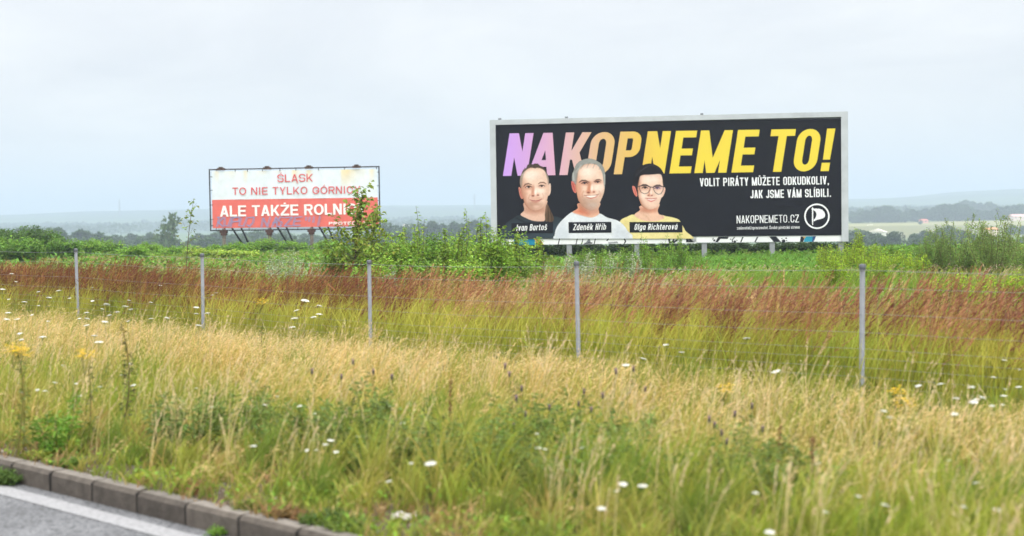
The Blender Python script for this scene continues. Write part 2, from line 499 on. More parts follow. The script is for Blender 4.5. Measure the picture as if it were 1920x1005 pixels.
def glyph(ch, W, H, t, tb):
    """list of (points, triangles) for one character in a W x H box"""
    c = W / 2
    X = H * 0.74                                                  # x-height of small letters
    r = _rect; acc = H * 0.07
    up = {'Á': 'A', 'Í': 'I', 'Ó': 'O', 'Ś': 'S', 'Ż': 'Z', 'Ž': 'Z', 'Ů': 'U', 'Ą': 'A', 'Č': 'C', 'Š': 'S',
          'á': 'a', 'š': 's', 'ě': 'e', 'ř': 'r'}
    if ch in up:
        base = up[ch]
        y = (H if base.isupper() else X) + H * 0.06
        a = H * 0.16; w = t * 0.8
        g = glyph(base, W, H, t, tb)
        if ch in 'ÁÍÓŚá':
            g.append(_diag(c - w * 0.5, y, c + w * 0.2, y + a, w))
        elif ch in 'Ż':
            g.append(r(c - t / 2, y, c + t / 2, y + a * 0.8))
        elif ch in 'Ů':
            g.append(_ring(c - a * 0.62, y - a * .1, c + a * 0.62, y + a * 1.1, a * 0.34, a * 0.34, [0, 1, 2, 3, 0]))
        elif ch == 'Ą':
            g.append(_ring(W - t * 1.1, -H * 0.2, W + t * 0.5, tb * 0.6, t * 0.5, tb * 0.5, [3, 0, 1]))
        else:
            g.append(_diag(c - w * 0.4, y, c - w * 1.2, y + a, w * 0.8)); g.append(_diag(c - w * 0.4, y, c + w * 0.4, y + a, w * 0.8))
        return g
    if ch in 'O0': return [_ring(0, 0, W, H, t, tb, [0, 1, 2, 3, 0])]
    if ch == 'C': return [_ring(0, 0, W, H, t, tb, [2, 3, 0, 1]), r(W - t, H * .64, W, max(H - W / 2, H * .64)), r(W - t, min(W / 2, H * .36), W, H * .36)]
    if ch == 'G': return [_ring(0, 0, W, H, t, tb, [2, 3, 0, 1]), r(W - t, H * .68, W, max(H - W / 2, H * .68)), r(W - t, min(W / 2, H * .3), W, H * .5), r(c, H * .5 - tb, W, H * .5)]
    if ch == 'U': return [_ring(0, 0, W, H, t, tb, [0, 1], r=W / 2), r(0, W / 2, t, H), r(W - t, W / 2, W, H)]
    if ch == 'J': return [_ring(0, 0, W, H, t, tb, [0, 1], r=W / 2), r(0, W / 2, t, W / 2 + H * .06), r(W - t, W / 2, W, H)]
    if ch == 'D': return [r(0, 0, t, H), _ring(0, 0, W, H, t, tb, [0, 1, 2, 3], r=W * .5, square=(0, 3))]
    if ch == 'P': return [r(0, 0, t, H), _ring(0, H * .4, W, H, t, tb, [0, 1, 2, 3], r=W * .42, square=(0, 3))]
    if ch == 'R': return [r(0, 0, t, H), _ring(0, H * .42, W, H, t, tb, [0, 1, 2, 3], r=W * .42, square=(0, 3)), _diag(W - t * 1.05, 0, c - t * .3, H * .46, t * 1.08)]
    if ch == 'B': return [r(0, 0, t, H), _ring(0, H * .48, W * .97, H, t, tb, [0, 1, 2, 3], r=W * .4, square=(0, 3)), _ring(0, 0, W, H * .48 + tb, t, tb, [0, 1, 2, 3], r=W * .4, square=(0, 3))]
    if ch == 'S':
        m0, m1 = H * .5 - tb / 2, H * .5 + tb / 2
        return [_ring(0, m0, W, H, t, tb, [2, 3, 0], r=W * .46), r(W - t, H * .68, W, max(H * .68, H - W * .46)),
                _ring(0, 0, W, m1, t, tb, [0, 1, 2], r=W * .46), r(0, min(W * .46, H * .32), t, H * .32), r(W * .44, m0, W * .56, m1)]
    if ch == 'E': return [r(0, 0, t, H), r(t, 0, W, tb), r(t, H - tb, W, H), r(t, H * .5 - tb / 2, W * .93, H * .5 + tb / 2)]
    if ch == 'F': return [r(0, 0, t, H), r(t, H - tb, W, H), r(t, H * .5 - tb / 2, W * .93, H * .5 + tb / 2)]
    if ch == 'L': return [r(0, 0, t, H), r(t, 0, W, tb)]
    if ch == 'T': return [r(0, H - tb, W, H), r(c - t / 2, 0, c + t / 2, H - tb)]
    if ch == 'I': return [r(c - t / 2, 0, c + t / 2, H)]
    if ch == 'H': return [r(0, 0, t, H), r(W - t, 0, W, H), r(t, H * .5 - tb / 2, W - t, H * .5 + tb / 2)]
    if ch == 'N': return [r(0, 0, t, H), r(W - t, 0, W, H), _diag(W - t * 1.12, 0, 0, H, t * 1.12)]
    if ch == 'M':
        return [r(0, 0, t, H), r(W - t, 0, W, H), _diag(c - t * .5, 0, 0, H, t * 1.0), _diag(c - t * .5, 0, W - t, H, t * 1.0)]
    if ch == 'A': return [_diag(0, 0, c - t * .55, H, t * 1.02), _diag(W - t * 1.02, 0, c - t * .47, H, t * 1.02), r(W * .22, H * .2, W * .78, H * .2 + tb)]
    if ch == 'V': return [_diag(c - t * .5, 0, 0, H, t), _diag(c - t * .5, 0, W - t, H, t)]
    if ch == 'W': return [_diag(W * .27 - t / 2, 0, 0, H, t), _diag(W * .27 - t / 2, 0, c - t / 2, H, t), _diag(W * .73 - t / 2, 0, c - t / 2, H, t), _diag(W * .73 - t / 2, 0, W - t, H, t)]
    if ch == 'K': return [r(0, 0, t, H), _diag(t * .55, H * .36, W - t * 1.1, H, t * 1.1), _diag(W - t * 1.1, 0, max(W * .26, t * .7), H * .58, t * 1.1)]
    if ch == 'Y': return [r(c - t / 2, 0, c + t / 2, H * .46), _diag(c - t / 2, H * .4, 0, H, t * 1.05), _diag(c - t / 2, H * .4, W - t * 1.05, H, t * 1.05)]
    if ch == 'Z': return [r(0, 0, W, tb), r(0, H - tb, W, H), _diag(0, tb, W - t * 1.15, H - tb, t * 1.15)]
    if ch == '!': return [r(c - t / 2, 0, c + t / 2, t), ([[c - t * .42, H * .27], [c + t * .42, H * .27], [c + t * .5, H], [c - t * .5, H]], [[0, 1, 2], [0, 2, 3]])]
    if ch == '.': return [r(c - t / 2, 0, c + t / 2, t)]
    if ch == ',': return [r(c - t / 2, 0, c + t / 2, t), _diag(c - t / 2, -t * .8, c - t * .1, 0, t * .6)]
    if ch == ':': return [r(c - t / 2, 0, c + t / 2, t), r(c - t / 2, X - t, c + t / 2, X)]
    if ch == '/': return [_diag(0, -H * .06, W - t * .8, H * 1.02, t * .8)]
    # small letters
    if ch == 'a': return [r(W - t, 0, W, X), _ring(0, 0, W, X, t, tb, [0, 1, 2, 3, 0])]
    if ch == 'b': return [r(0, 0, t, H), _ring(0, 0, W, X, t, tb, [0, 1, 2, 3, 0])]
    if ch == 'd': return [r(W - t, 0, W, H), _ring(0, 0, W, X, t, tb, [0, 1, 2, 3, 0])]
    if ch == 'g': return [r(W - t, 0, W, X), _ring(0, 0, W, X, t, tb, [0, 1, 2, 3, 0]), _ring(0, -H * .25, W, X, t, tb, [0, 1], r=W * .45), r(W - t, -H * .25 + W * .45, W, 0)]
    if ch == 'p': return [r(0, -H * .24, t, X), _ring(0, 0, W, X, t, tb, [0, 1, 2, 3, 0])]
    if ch == 'c': return [_ring(0, 0, W, X, t, tb, [2, 3, 0, 1])]
    if ch == 'e': return [_ring(0, 0, W, X, t, tb, [2, 3, 0, 1]), r(W - t, X * .46, W, X - W * .45), r(t, X * .42, W, X * .42 + tb)]
    if ch == 'o': return [_ring(0, 0, W, X, t, tb, [0, 1, 2, 3, 0])]
    if ch in 'nh': return [r(0, 0, t, H if ch == 'h' else X), _ring(0, 0, W, X, t, tb, [2, 3], r=W * .45, square=(3,)), r(W - t, 0, W, X - W * .45)]
    if ch == 'r': return [r(0, 0, t, X), _ring(0, 0, W * 1.05, X, t, tb, [2, 3], r=W * .4, square=(3,)), r(W * 1.05 - t, X * .72, W * 1.05, max(X * .72, X - W * .4))]
    if ch == 'i': return [r(c - t / 2, 0, c + t / 2, X), r(c - t / 2, H - t, c + t / 2, H)]
    if ch == 'l': return [r(c - t / 2, 0, c + t / 2, H)]
    if ch == 'k': return [r(0, 0, t, H), _diag(t * .8, X * .3, W - t * 1.1, X, t * 1.15), _diag(W - t * 1.1, 0, W * .3, X * .6, t * 1.15)]
    if ch == 's':
        m0, m1 = X * .5 - tb / 2, X * .5 + tb / 2
        return [_ring(0, m0, W, X, t, tb, [2, 3, 0], r=W * .42), _ring(0, 0, W, m1, t, tb, [0, 1, 2], r=W * .42), r(W * .4, m0, W * .6, m1)]
    if ch == 't': return [r(W * .2, W * .3, W * .2 + t, H * .93), r(0, X - tb, W, X), _ring(W * .2, 0, W * 1.05, X, t, tb, [0], r=W * .4), r(W * .6, 0, W, tb)]
    if ch == 'v': return [_diag(c - t * .5, 0, 0, X, t), _diag(c - t * .5, 0, W - t, X, t)]
    if ch == 'z': return [r(0, 0, W, tb), r(0, X - tb, W, X), _diag(0, tb, W - t * 1.1, X - tb, t * 1.1)]
    return []

WIDE = {'I': .42, 'Í': .42, 'i': .42, 'l': .42, '.': .45, ',': .45, '!': .45, ':': .45, 'M': 1.3, 'W': 1.4, ' ': .5, 'r': .72, 'ř': .72, 't': .72, '/': .7,
        'J': .82, 'L': .86, 'E': .9, 'F': .86}
WIDE_ROUND = {'I': .38, 'Í': .38, ' ': .42, 'L': .84, 'E': .92, 'O': 1.12, 'Ó': 1.12, 'G': 1.12, 'C': 1.04, 'M': 1.25, 'W': 1.4, 'T': .93, 'J': .75}

class Board:
    """a plane standing in the world; photo pixels are carried onto it along their rays"""
    def __init__(self, pl, pr):
        self.o = np.array([pl[0], pl[1], 0.0])
        u = np.array([pr[0] - pl[0], pr[1] - pl[1], 0.0])
        self.w = np.linalg.norm(u); self.u = u / self.w
        self.nrm = np.array([self.u[1], -self.u[0], 0.0])          # towards the camera
        self.rz = math.atan2(self.u[1], self.u[0])
    def uv(self, p):
        p = np.asarray(p, float).reshape(-1, 2)
        d = ray(p[:, 0], p[:, 1])
        c = np.array([0, 0, EYE])
        k = ((self.o - c) @ self.nrm) / (d @ self.nrm)
        w = c + d * k[:, None]
        return np.stack([(w - self.o) @ self.u, w[:, 2]], -1)
    def local(self, uv, depth):
        """local coordinates of the board's Empty: x along it, -y towards the camera, z up"""
        uv = np.asarray(uv, float)
        return np.stack([uv[:, 0], np.full(len(uv), -depth), uv[:, 1]], -1)

def put_text(mb, board, text, p0, p1, cap, t, tb, col, depth, slant=0.0, widths=WIDE, gap=0.28, spans=None, cwidth=None, zstep=0.0007):
    """text along the photo baseline p0-p1 with cap height cap (pixels); spans = explicit (x0, x1) for each letter"""
    p0, p1 = np.array(p0, float), np.array(p1, float)
    L = np.linalg.norm(p1 - p0); e = (p1 - p0) / L
    n = np.array([e[1], -e[0]])                                    # up on the photo
    if spans is None:
        unit = [widths.get(c, 1.0) for c in text]
        g = gap
        tot = sum(unit) + g * (len(text) - 1)
        k = L / tot
        x = 0.0; spans = []
        for w in unit:
            spans.append((x, x + w * k)); x += (w + g) * k
    for i, (ch, (a, b)) in enumerate(zip(text, spans)):
        for j, (pts, tri) in enumerate(glyph(ch, b - a, cap, t, tb)):
            q = np.array(pts, float)
            xx = a + q[:, 0] + slant * q[:, 1]
            px = p0 + xx[:, None] * e + q[:, 1:2] * n
            v = board.local(board.uv(px), depth + zstep * (j % 3))
            c = col(px) if callable(col) else col
            mb.add(v, tri, c)

def put_poly(mb, board, pts, col, depth):
    """fan-free polygon fill by ear clipping"""
    pts = np.asarray(pts, float)
    uv = board.uv(pts)
    from mathutils.geometry import tessellate_polygon
    tri = tessellate_polygon([[Vector((p[0], p[1], 0)) for p in uv]])
    mb.add(board.local(uv, depth), tri, col)

def put_stroke(mb, board, pts, w, col, depth):
    pts = np.asarray(pts, float)
    for i in range(len(pts) - 1):
        a, b = pts[i], pts[i + 1]
        d = (b - a) / (np.linalg.norm(b - a) + 1e-9)
        n = np.array([-d[1], d[0]]) * w / 2
        a2, b2 = a - d * w * .25, b + d * w * .25
        put_poly(mb, board, [a2 - n, b2 - n, b2 + n, a2 + n], col, depth + 0.0006 * (i % 3))

# ------------------------------------------------------------------ the large black billboard
pl = at(920.5, 341, 48.8); pr = at(1590, 333, 47.0)
BB = Board(pl, pr)
tl_, tr_, bl_, br_ = BB.uv([[917.3, 223.3], [1589, 211.5], [923.5, 458], [1591, 454.3]])
print('BIG', BB.w, tl_, tr_, bl_, br_)
z_top = (tl_[1] + tr_[1]) / 2; z_bot = (bl_[1] + br_[1]) / 2
bb = empty('billboard', (BB.o[0], BB.o[1], 0.0), 'large black election billboard with three portraits and a pink to yellow headline', 'billboard', rz=BB.rz)
fm = MB()
FG = lin((198, 204, 211)) * 0.86
fw_l, fw_t, fw_b = 0.20, 0.17, 0.17
W_ = BB.w
DEP = 0.10                                                       # front of the frame stands this far before the sheet
fm.box((0, -DEP, z_bot), (fw_l, 0.22, z_top), FG)
fm.box((W_ - fw_l - .02, -DEP, z_bot), (W_, 0.22, z_top), FG)
fm.box((fw_l, -DEP - .002, z_top - fw_t), (W_ - fw_l - .02, 0.217, z_top - .002), FG)
fm.box((fw_l, -DEP * .3, z_bot), (W_ - fw_l - .02, 0.217, z_bot + 0.205), FG * 0.98)
fm.box((fw_l - .01, 0.035, z_bot + .01), (W_ - fw_l, 0.2, z_top - .01), FG * 0.7)
frame = fm.build('frame', M_FRAME, bb)
for px in (937, 1062, 1316):
    u = BB.uv([[px, 218]])[0][0]
    bm_ = MB(); bm_.box((u - .05, -.02, z_top - .005), (u + .05, .06, z_top + .06), lin((120, 124, 130)))
    bm_.build('lifting_lug', M_STEEL, bb)
for px in (943, 1067, 1194, 1320.5, 1448, 1577):
    u = BB.uv([[px, 458]])[0][0]
    lg = MB()
    lg.box((u - .085, .0, -0.3), (u + .085, .014, z_bot - .002), lin((150, 154, 160)))
    lg.box((u - .085, .16, -0.3), (u + .085, .174, z_bot - .002), lin((150, 154, 160)))
    lg.box((u - .008, .014, -0.3), (u + .008, .16, z_bot - .002), lin((120, 124, 130)))
    lg.build('leg', M_STEEL, bb)

BLACK = lin((24, 25, 33))
pb = MB()
# sheet, slightly wavy where it hangs over the lower rail
pc = BB.uv([[927.6, 233.5], [1581.5, 222.5], [1583.8, 440.5], [932.5, 447]])
nu, nv = 70, 24
uu, vv = np.meshgrid(np.linspace(0, 1, nu), np.linspace(0, 1, nv))
top = pc[0] + (pc[1] - pc[0]) * uu.ravel()[:, None]; bot = pc[3] + (pc[2] - pc[3]) * uu.ravel()[:, None]
puv = bot + (top - bot) * vv.ravel()[:, None]
loc = BB.local(puv, 0.0)
ii = np.arange(nu * nv).reshape(nv, nu)
qq = np.stack([ii[:-1, :-1], ii[:-1, 1:], ii[1:, 1:], ii[1:, :-1]], -1).reshape(-1, 4)
pb.add(loc, np.concatenate([qq[:, [0, 1, 2]], qq[:, [0, 2, 3]]]), BLACK)
poster = pb.build('poster', M_PRINT, bb)
# the lower rail hides nothing: the sheet hangs in front of it
for p in poster.data.vertices:
    p.co.y -= 0.055
SH = 0.055
H_STOPS = [940, 985, 1045, 1075, 1130, 1200, 1260, 1700]
H_COLS = np.array([lin(c) for c in [(211, 164, 252), (216, 168, 232), (228, 178, 203), (228, 186, 184), (232, 190, 140), (240, 200, 90), (246, 220, 74), (247, 222, 72)]]) * .84
def head_col(px):
    return np.stack([np.interp(px[:, 0], H_STOPS, H_COLS[:, k]) for k in range(3)], -1)
HEAD = [('N', 943.5, 988.5), ('A', 989, 1042), ('K', 1049, 1097), ('O', 1098.5, 1143.5), ('P', 1151, 1193), ('N', 1202.5, 1246), ('E', 1255.3, 1295),
        ('M', 1302, 1362), ('E', 1371.5, 1412), ('T', 1434, 1480), ('O', 1485, 1529), ('!', 1536, 1556)]
hb = MB()
p0, p1 = np.array([943.3, 330.0]), np.array([1540, 321.0])
put_text(hb, BB, ''.join(h[0] for h in HEAD), p0, p1, 79.5, 15.6, 12.6, head_col, SH + .006, slant=0.172, spans=[(h[1] - 943.3, h[2] - 943.3) for h in HEAD])
def headline_material():
    m, n, l, b = new_mat('gradient_print')
    tc = n.new('ShaderNodeTexCoord'); sp = n.new('ShaderNodeSeparateXYZ'); l.new(tc.outputs['Object'], sp.inputs[0])
    st = [BB.uv([[x, 290]])[0][0] for x in H_STOPS]
    mr = n.new('ShaderNodeMapRange'); mr.inputs['From Min'].default_value = st[0]; mr.inputs['From Max'].default_value = st[-1]
    l.new(sp.outputs['X'], mr.inputs['Value'])
    rp = n.new('ShaderNodeValToRGB'); el = rp.color_ramp.elements
    for k, x in enumerate(st):
        e = el[0] if k == 0 else (el[-1] if k == len(st) - 1 else el.new((x - st[0]) / (st[-1] - st[0])))
        e.color = (*H_COLS[k], 1)
    l.new(mr.outputs[0], rp.inputs['Fac']); l.new(rp.outputs[0], b.inputs['Base Color'])
    b.inputs['Roughness'].default_value = 0.5; b.inputs['Specular IOR Level'].default_value = 0.25
    return m
hb.build('headline', headline_material(), poster)
WHT = lin((236, 238, 242))
tb_ = MB()
put_text(tb_, BB, 'VOLIT PIRÁTY MŮŽETE ODKUDKOLIV,', (1312.3, 349.6), (1554.5, 345.6), 15.4, 2.3, 2.15, WHT, SH + .006, gap=.2)
tb_.build('slogan_line', M_PRINT, poster); tb_ = MB()
put_text(tb_, BB, 'JAK JSME VÁM SLÍBILI.', (1407, 372), (1558.3, 369), 15.4, 2.3, 2.15, WHT, SH + .006, gap=.2)
tb_.build('slogan_line', M_PRINT, poster)
tb_ = MB()
put_text(tb_, BB, 'NAKOPNEMETO.CZ', (1381.3, 418.8), (1498, 416.8), 14.5, 1.5, 1.35, WHT, SH + .006, gap=.24)
tb_.build('web_address', M_PRINT, poster); tb_ = MB()
put_text(tb_, BB, 'zadavatel/zpracovatel: Česká pirátská strana', (1381.8, 430.3), (1499, 428.6), 5.6, .85, .75, WHT * .85, SH + .006, gap=.28)
tb_.build('imprint_line', M_PRINT, poster)
# ringed flag emblem
em = MB()
def z4(x, y):
    return (1280 + x / 5.582, 320 + y / 5.582)
cx, cy = 1404, 477
th = np.linspace(0, 2 * math.pi, 49)
ro, ri = 133, 117
o_ = [z4(cx + ro * math.cos(a), cy + ro * math.sin(a)) for a in th]; i_ = [z4(cx + ri * math.cos(a), cy + ri * math.sin(a)) for a in th]
uvo = BB.local(BB.uv(o_), SH + .006); uvi = BB.local(BB.uv(i_), SH + .006)
em.add(np.concatenate([uvo, uvi]), [f for k in range(48) for f in ([k, 49 + k, k + 1], [k + 1, 49 + k, 50 + k])], WHT)
flag = [(1366, 398), (1392, 396), (1425, 398), (1458, 408), (1482, 432), (1491, 462), (1484, 486), (1464, 500), (1430, 508), (1400, 516), (1372, 530), (1370, 515), (1385, 500), (1395, 480), (1399, 455), (1392, 432), (1380, 420), (1368, 414)]
put_poly(em, BB, [z4(*p) for p in flag], WHT, SH + .0065)
put_poly(em, BB, [z4(*p) for p in [(1353, 384), (1365, 384), (1366, 520), (1362, 572), (1355, 562), (1352, 500)]], WHT, SH + .007)
put_poly(em, BB, [z4(*p) for p in [(1346, 396), (1372, 396), (1372, 406), (1346, 406)]], WHT, SH + .0075)
em.build('emblem', M_PRINT, poster)

# ---- portraits: the printed photographs on the sheet, one coloured point per printed dot
class Paint:
    def __init__(self, x0, y0, x1, y1, scale, ox, oy, step=0.55):
        self.k, self.ox, self.oy = scale, ox, oy
        xs, ys = np.arange(x0, x1 + step, step), np.arange(y0, y1 + step, step)
        self.PX, self.PY = np.meshgrid(xs, ys)
        self.X, self.Y = (self.PX - ox) * scale, (self.PY - oy) * scale
        self.c = np.zeros(self.X.shape + (3,)); self.m = np.zeros(self.X.shape, bool)
    def _put(self, a, col):
        a = a[..., None]
        self.c = self.c * (1 - a) + np.array(col, float) * a
    def dist_poly(self, pts):
        pts = np.asarray(pts, float)
        ins = np.zeros(self.X.shape, bool); d = np.full(self.X.shape, 1e9)
        n = len(pts)
        for i in range(n):
            (x0, y0), (x1, y1) = pts[i], pts[(i + 1) % n]
            cond = ((y0 > self.Y) != (y1 > self.Y)) & (self.X < (x1 - x0) * (self.Y - y0) / (y1 - y0 + 1e-12) + x0)
            ins ^= cond
            ex, ey = x1 - x0, y1 - y0
            t = np.clip(((self.X - x0) * ex + (self.Y - y0) * ey) / (ex * ex + ey * ey + 1e-12), 0, 1)
            d = np.minimum(d, np.hypot(self.X - x0 - t * ex, self.Y - y0 - t * ey))
        return np.where(ins, -d, d)
    @staticmethod
    def spline(pts, n=6):
        p = np.asarray(pts, float); N = len(p); out = []
        for i in range(N):
            a, b, c, d = p[(i - 1) % N], p[i], p[(i + 1) % N], p[(i + 2) % N]
            for k in range(n):
                t = k / n
                out.append(0.5 * ((2 * b) + (c - a) * t + (2 * a - 5 * b + 4 * c - d) * t * t + (3 * b - a - 3 * c + d) * t ** 3))
        return np.array(out)
    def P(self, pts, col, soft=2.0, op=1.0, mask=False, sp=True, clip=None):
        d = self.dist_poly(self.spline(pts) if sp else pts)
        a = np.clip(0.5 - d / (2 * soft), 0, 1) * op
        if clip is not None:
            a = a * clip
        self._put(a, col)
        if mask:
            self.m |= d < 0
        return d
    def E(self, cx, cy, rx, ry, col, soft=0.3, op=1.0, ang=0.0, clip=None):
        ca, sa = math.cos(math.radians(ang)), math.sin(math.radians(ang))
        x, y = self.X - cx, self.Y - cy
        x, y = x * ca + y * sa, -x * sa + y * ca
        d = np.hypot(x / rx, y / ry)
        a = np.clip((1 + soft - d) / (2 * soft), 0, 1); a = a * a * (3 - 2 * a) * op
        if clip is not None:
            a = a * clip
        self._put(a, col)
    def S(self, pts, w, col, op=1.0, soft=None, clip=None):
        """soft stroke along an open line"""
        pts = np.asarray(pts, float); d = np.full(self.X.shape, 1e9)
        w = np.broadcast_to(w, (len(pts),))
        for i in range(len(pts) - 1):
            (x0, y0), (x1, y1) = pts[i], pts[i + 1]
            ex, ey = x1 - x0, y1 - y0
            t = np.clip(((self.X - x0) * ex + (self.Y - y0) * ey) / (ex * ex + ey * ey + 1e-12), 0, 1)
            d = np.minimum(d, np.hypot(self.X - x0 - t * ex, self.Y - y0 - t * ey) - (w[i] + (w[i + 1] - w[i]) * t) / 2)
        s = soft if soft is not None else 3.0
        a = np.clip(0.5 - d / (2 * s), 0, 1) * op
        if clip is not None:
            a = a * clip
        self._put(a, col)
    def edge(self, d, col, width, op, side=0.0):
        """the printed roundness of a cheek: darker skin towards the outline d = 0"""
        a = np.exp(np.minimum(d, 0) / width) * op * (d < 2)
        if side:
            a = a * np.clip(.6 - side * (self.X - self.X[d < 0].mean()) / 150, 0.15, 1.2)
        self._put(np.clip(a, 0, 1), col)
    def build(self, name, board, depth, parent, mat):
        g1 = fbm(self.X / 26, self.Y / 26, 3) - .5; g2 = fbm(self.X / 7, self.Y / 7, 8) - .5
        self.c = 243 * (np.clip(self.c, 0, 255) / 243) ** 1.28
        self.c = self.c * (1 + .07 * g1 + .05 * g2)[..., None]
        hh, ww = self.m.shape
        ii = np.arange(hh * ww).reshape(hh, ww)
        cm = self.m[:-1, :-1] & self.m[1:, :-1] & self.m[:-1, 1:] & self.m[1:, 1:]
        a, b, c, d = ii[:-1, :-1][cm], ii[:-1, 1:][cm], ii[1:, 1:][cm], ii[1:, :-1][cm]
        f = np.concatenate([np.stack([a, c, b], -1), np.stack([a, d, c], -1)])
        used, inv = np.unique(f.ravel(), return_inverse=True)
        px = np.stack([self.PX.ravel(), self.PY.ravel()], -1)[used]
        mb = MB(); mb.add(board.local(board.uv(px), depth), inv.reshape(-1, 3), lin(np.clip(self.c.reshape(-1, 3)[used], 0, 255)) * [.87, .85, .84])
        return mb.build(name, mat, parent)

# man with side-shaved brown hair and a plait, dark shirt
A = Paint(936, 300, 1064, 447.2, 6.48, 960, 295)
A.P([(-150, 1000), (-150, 960), (-125, 880), (-70, 800), (20, 735), (105, 695), (250, 730), (400, 770), (500, 715), (600, 735), (690, 800), (720, 1000)], (62, 72, 80), 4, mask=True)
A.P([(-140, 1000), (-130, 900), (-60, 830), (60, 790), (250, 800), (420, 810), (600, 800), (700, 1000)], (84, 98, 108), 60, .8, clip=None)
A.S([(60, 740), (160, 790), (300, 800), (420, 790)], 16, (40, 48, 56), .7, 12)
A.S([(-80, 830), (-20, 900), (0, 1000)], 5, (45, 52, 60), .7, 4)
A.S([(130, 920), (150, 1000)], 9, (42, 50, 58), .8, 5)
A.P([(405, 590), (432, 560), (470, 635), (505, 715), (508, 765), (480, 790), (440, 780), (405, 770), (395, 690)], (112, 92, 74), 3, mask=True)
for k in range(4):
    A.S([(425 + 14 * k, 600 + 18 * k), (428 + 18 * k, 690 + 8 * k), (420 + 22 * k, 780)], 5, (72, 57, 45) if k % 2 else (150, 128, 104), .8, 3)
A.P([(158, 540), (150, 640), (105, 695), (180, 740), (250, 768), (330, 778), (400, 768), (402, 690), (412, 600), (420, 520)], (232, 200, 184), 3, mask=True)
A.E(280, 640, 120, 40, (196, 150, 130), .7, .8)
A.S([(160, 640), (220, 690), (300, 700), (390, 670)], 22, (206, 166, 148), .45, 22)
A.P([(80, 370), (100, 362), (118, 400), (136, 470), (134, 508), (112, 500), (92, 450)], (222, 160, 146), 3, mask=True)
A.S([(95, 390), (110, 440), (125, 490)], 10, (178, 100, 94), .7, 6)
A.P([(448, 330), (472, 318), (478, 380), (470, 440), (450, 470), (438, 450)], (238, 214, 202), 3, mask=True)
_d = A.P([(100, 300), (112, 220), (150, 150), (220, 118), (300, 112), (370, 130), (420, 180), (448, 260), (452, 340), (446, 440), (432, 510), (405, 575), (358, 622), (300, 645), (245, 640), (195, 610), (155, 555), (135, 480), (115, 400)], (244, 218, 203), 3, mask=True)
A.edge(_d, (176, 120, 96), 26, .75, .8)
A.P([(98, 330), (100, 250), (128, 170), (152, 140), (150, 190), (132, 250), (126, 340), (118, 372)], (164, 158, 150), 8, .85, mask=True)
A.P([(452, 320), (452, 250), (425, 180), (395, 145), (420, 220), (436, 280), (440, 330)], (150, 142, 134), 7, .8, mask=True)
A.P([(118, 205), (135, 160), (152, 148), (155, 122), (172, 132), (190, 92), (225, 78), (255, 84), (280, 74), (318, 76), (345, 100), (378, 114), (410, 148), (432, 195), (420, 190), (392, 158), (352, 135), (310, 126), (285, 134), (235, 126), (195, 140), (158, 172)], (96, 82, 72), 4, mask=True)
for k in range(6):
    A.S([(160 + 40 * k, 140 - 8 * k + 1.6 * k * k), (178 + 40 * k, 96 + (k - 2.5) ** 2 * 3)], 6, (136, 120, 106), .55, 5)
A.E(150, 450, 40, 130, (214, 164, 142), .8, .55)                # shaded cheek
A.E(425, 430, 26, 120, (226, 190, 172), .8, .5)
A.E(230, 210, 90, 55, (255, 244, 238), .8, .6)
A.E(345, 400, 60, 50, (255, 242, 234), .8, .6)
A.E(200, 366, 62, 30, (206, 158, 140), .7, .7); A.E(362, 352, 52, 26, (214, 170, 152), .7, .65)
A.S([(148, 352), (165, 328), (200, 320), (242, 332)], [10, 15, 14, 6], (120, 88, 72), .85, 5)
A.S([(322, 322), (350, 306), (388, 306), (416, 322)], [6, 13, 13, 7], (124, 92, 76), .85, 5)
A.S([(166, 368), (190, 350), (220, 350), (246, 362)], [5, 11, 11, 5], (70, 50, 44), .9, 4)
A.S([(330, 350), (352, 340), (378, 340), (402, 350)], [5, 10, 10, 5], (74, 54, 48), .9, 4)
A.E(206, 362, 13, 11, (58, 48, 46), .4, .95); A.E(364, 350, 12, 10, (60, 50, 48), .4, .95)
A.E(183, 364, 9, 6, (240, 232, 228), .5, .7); A.E(388, 352, 8, 5, (240, 232, 228), .5, .7)
A.E(256, 410, 17, 62, (206, 150, 128), .8, .75, 6)
A.E(285, 455, 52, 24, (222, 168, 148), .7, .6)
A.E(290, 430, 14, 34, (255, 246, 240), .8, .8)
A.E(258, 468, 15, 9, (142, 86, 74), .6, .85); A.E(318, 460, 13, 8, (150, 94, 80), .6, .8)
A.E(290, 500, 78, 20, (222, 176, 158), .7, .55)
A.S([(220, 516), (250, 525), (292, 530), (332, 522), (366, 506)], [5, 9, 9, 9, 5], (158, 72, 72), .9, 5)
A.S([(240, 538), (292, 548), (345, 528)], [5, 13, 5], (214, 140, 134), .85, 6)
A.S([(222, 455), (205, 490), (208, 530)], 9, (204, 150, 130), .6, 9); A.S([(372, 440), (388, 480), (380, 512)], 8, (212, 164, 146), .55, 9)
A.E(290, 590, 110, 44, (188, 148, 128), .9, .6); A.E(250, 560, 60, 30, (196, 152, 132), .9, .4)
A.E(300, 596, 34, 18, (240, 210, 196), .8, .6)
A.build('portrait', BB, SH + .010, poster, M_PRINT)['label'] = 'printed man with side shaved brown hair, plait and dark shirt'

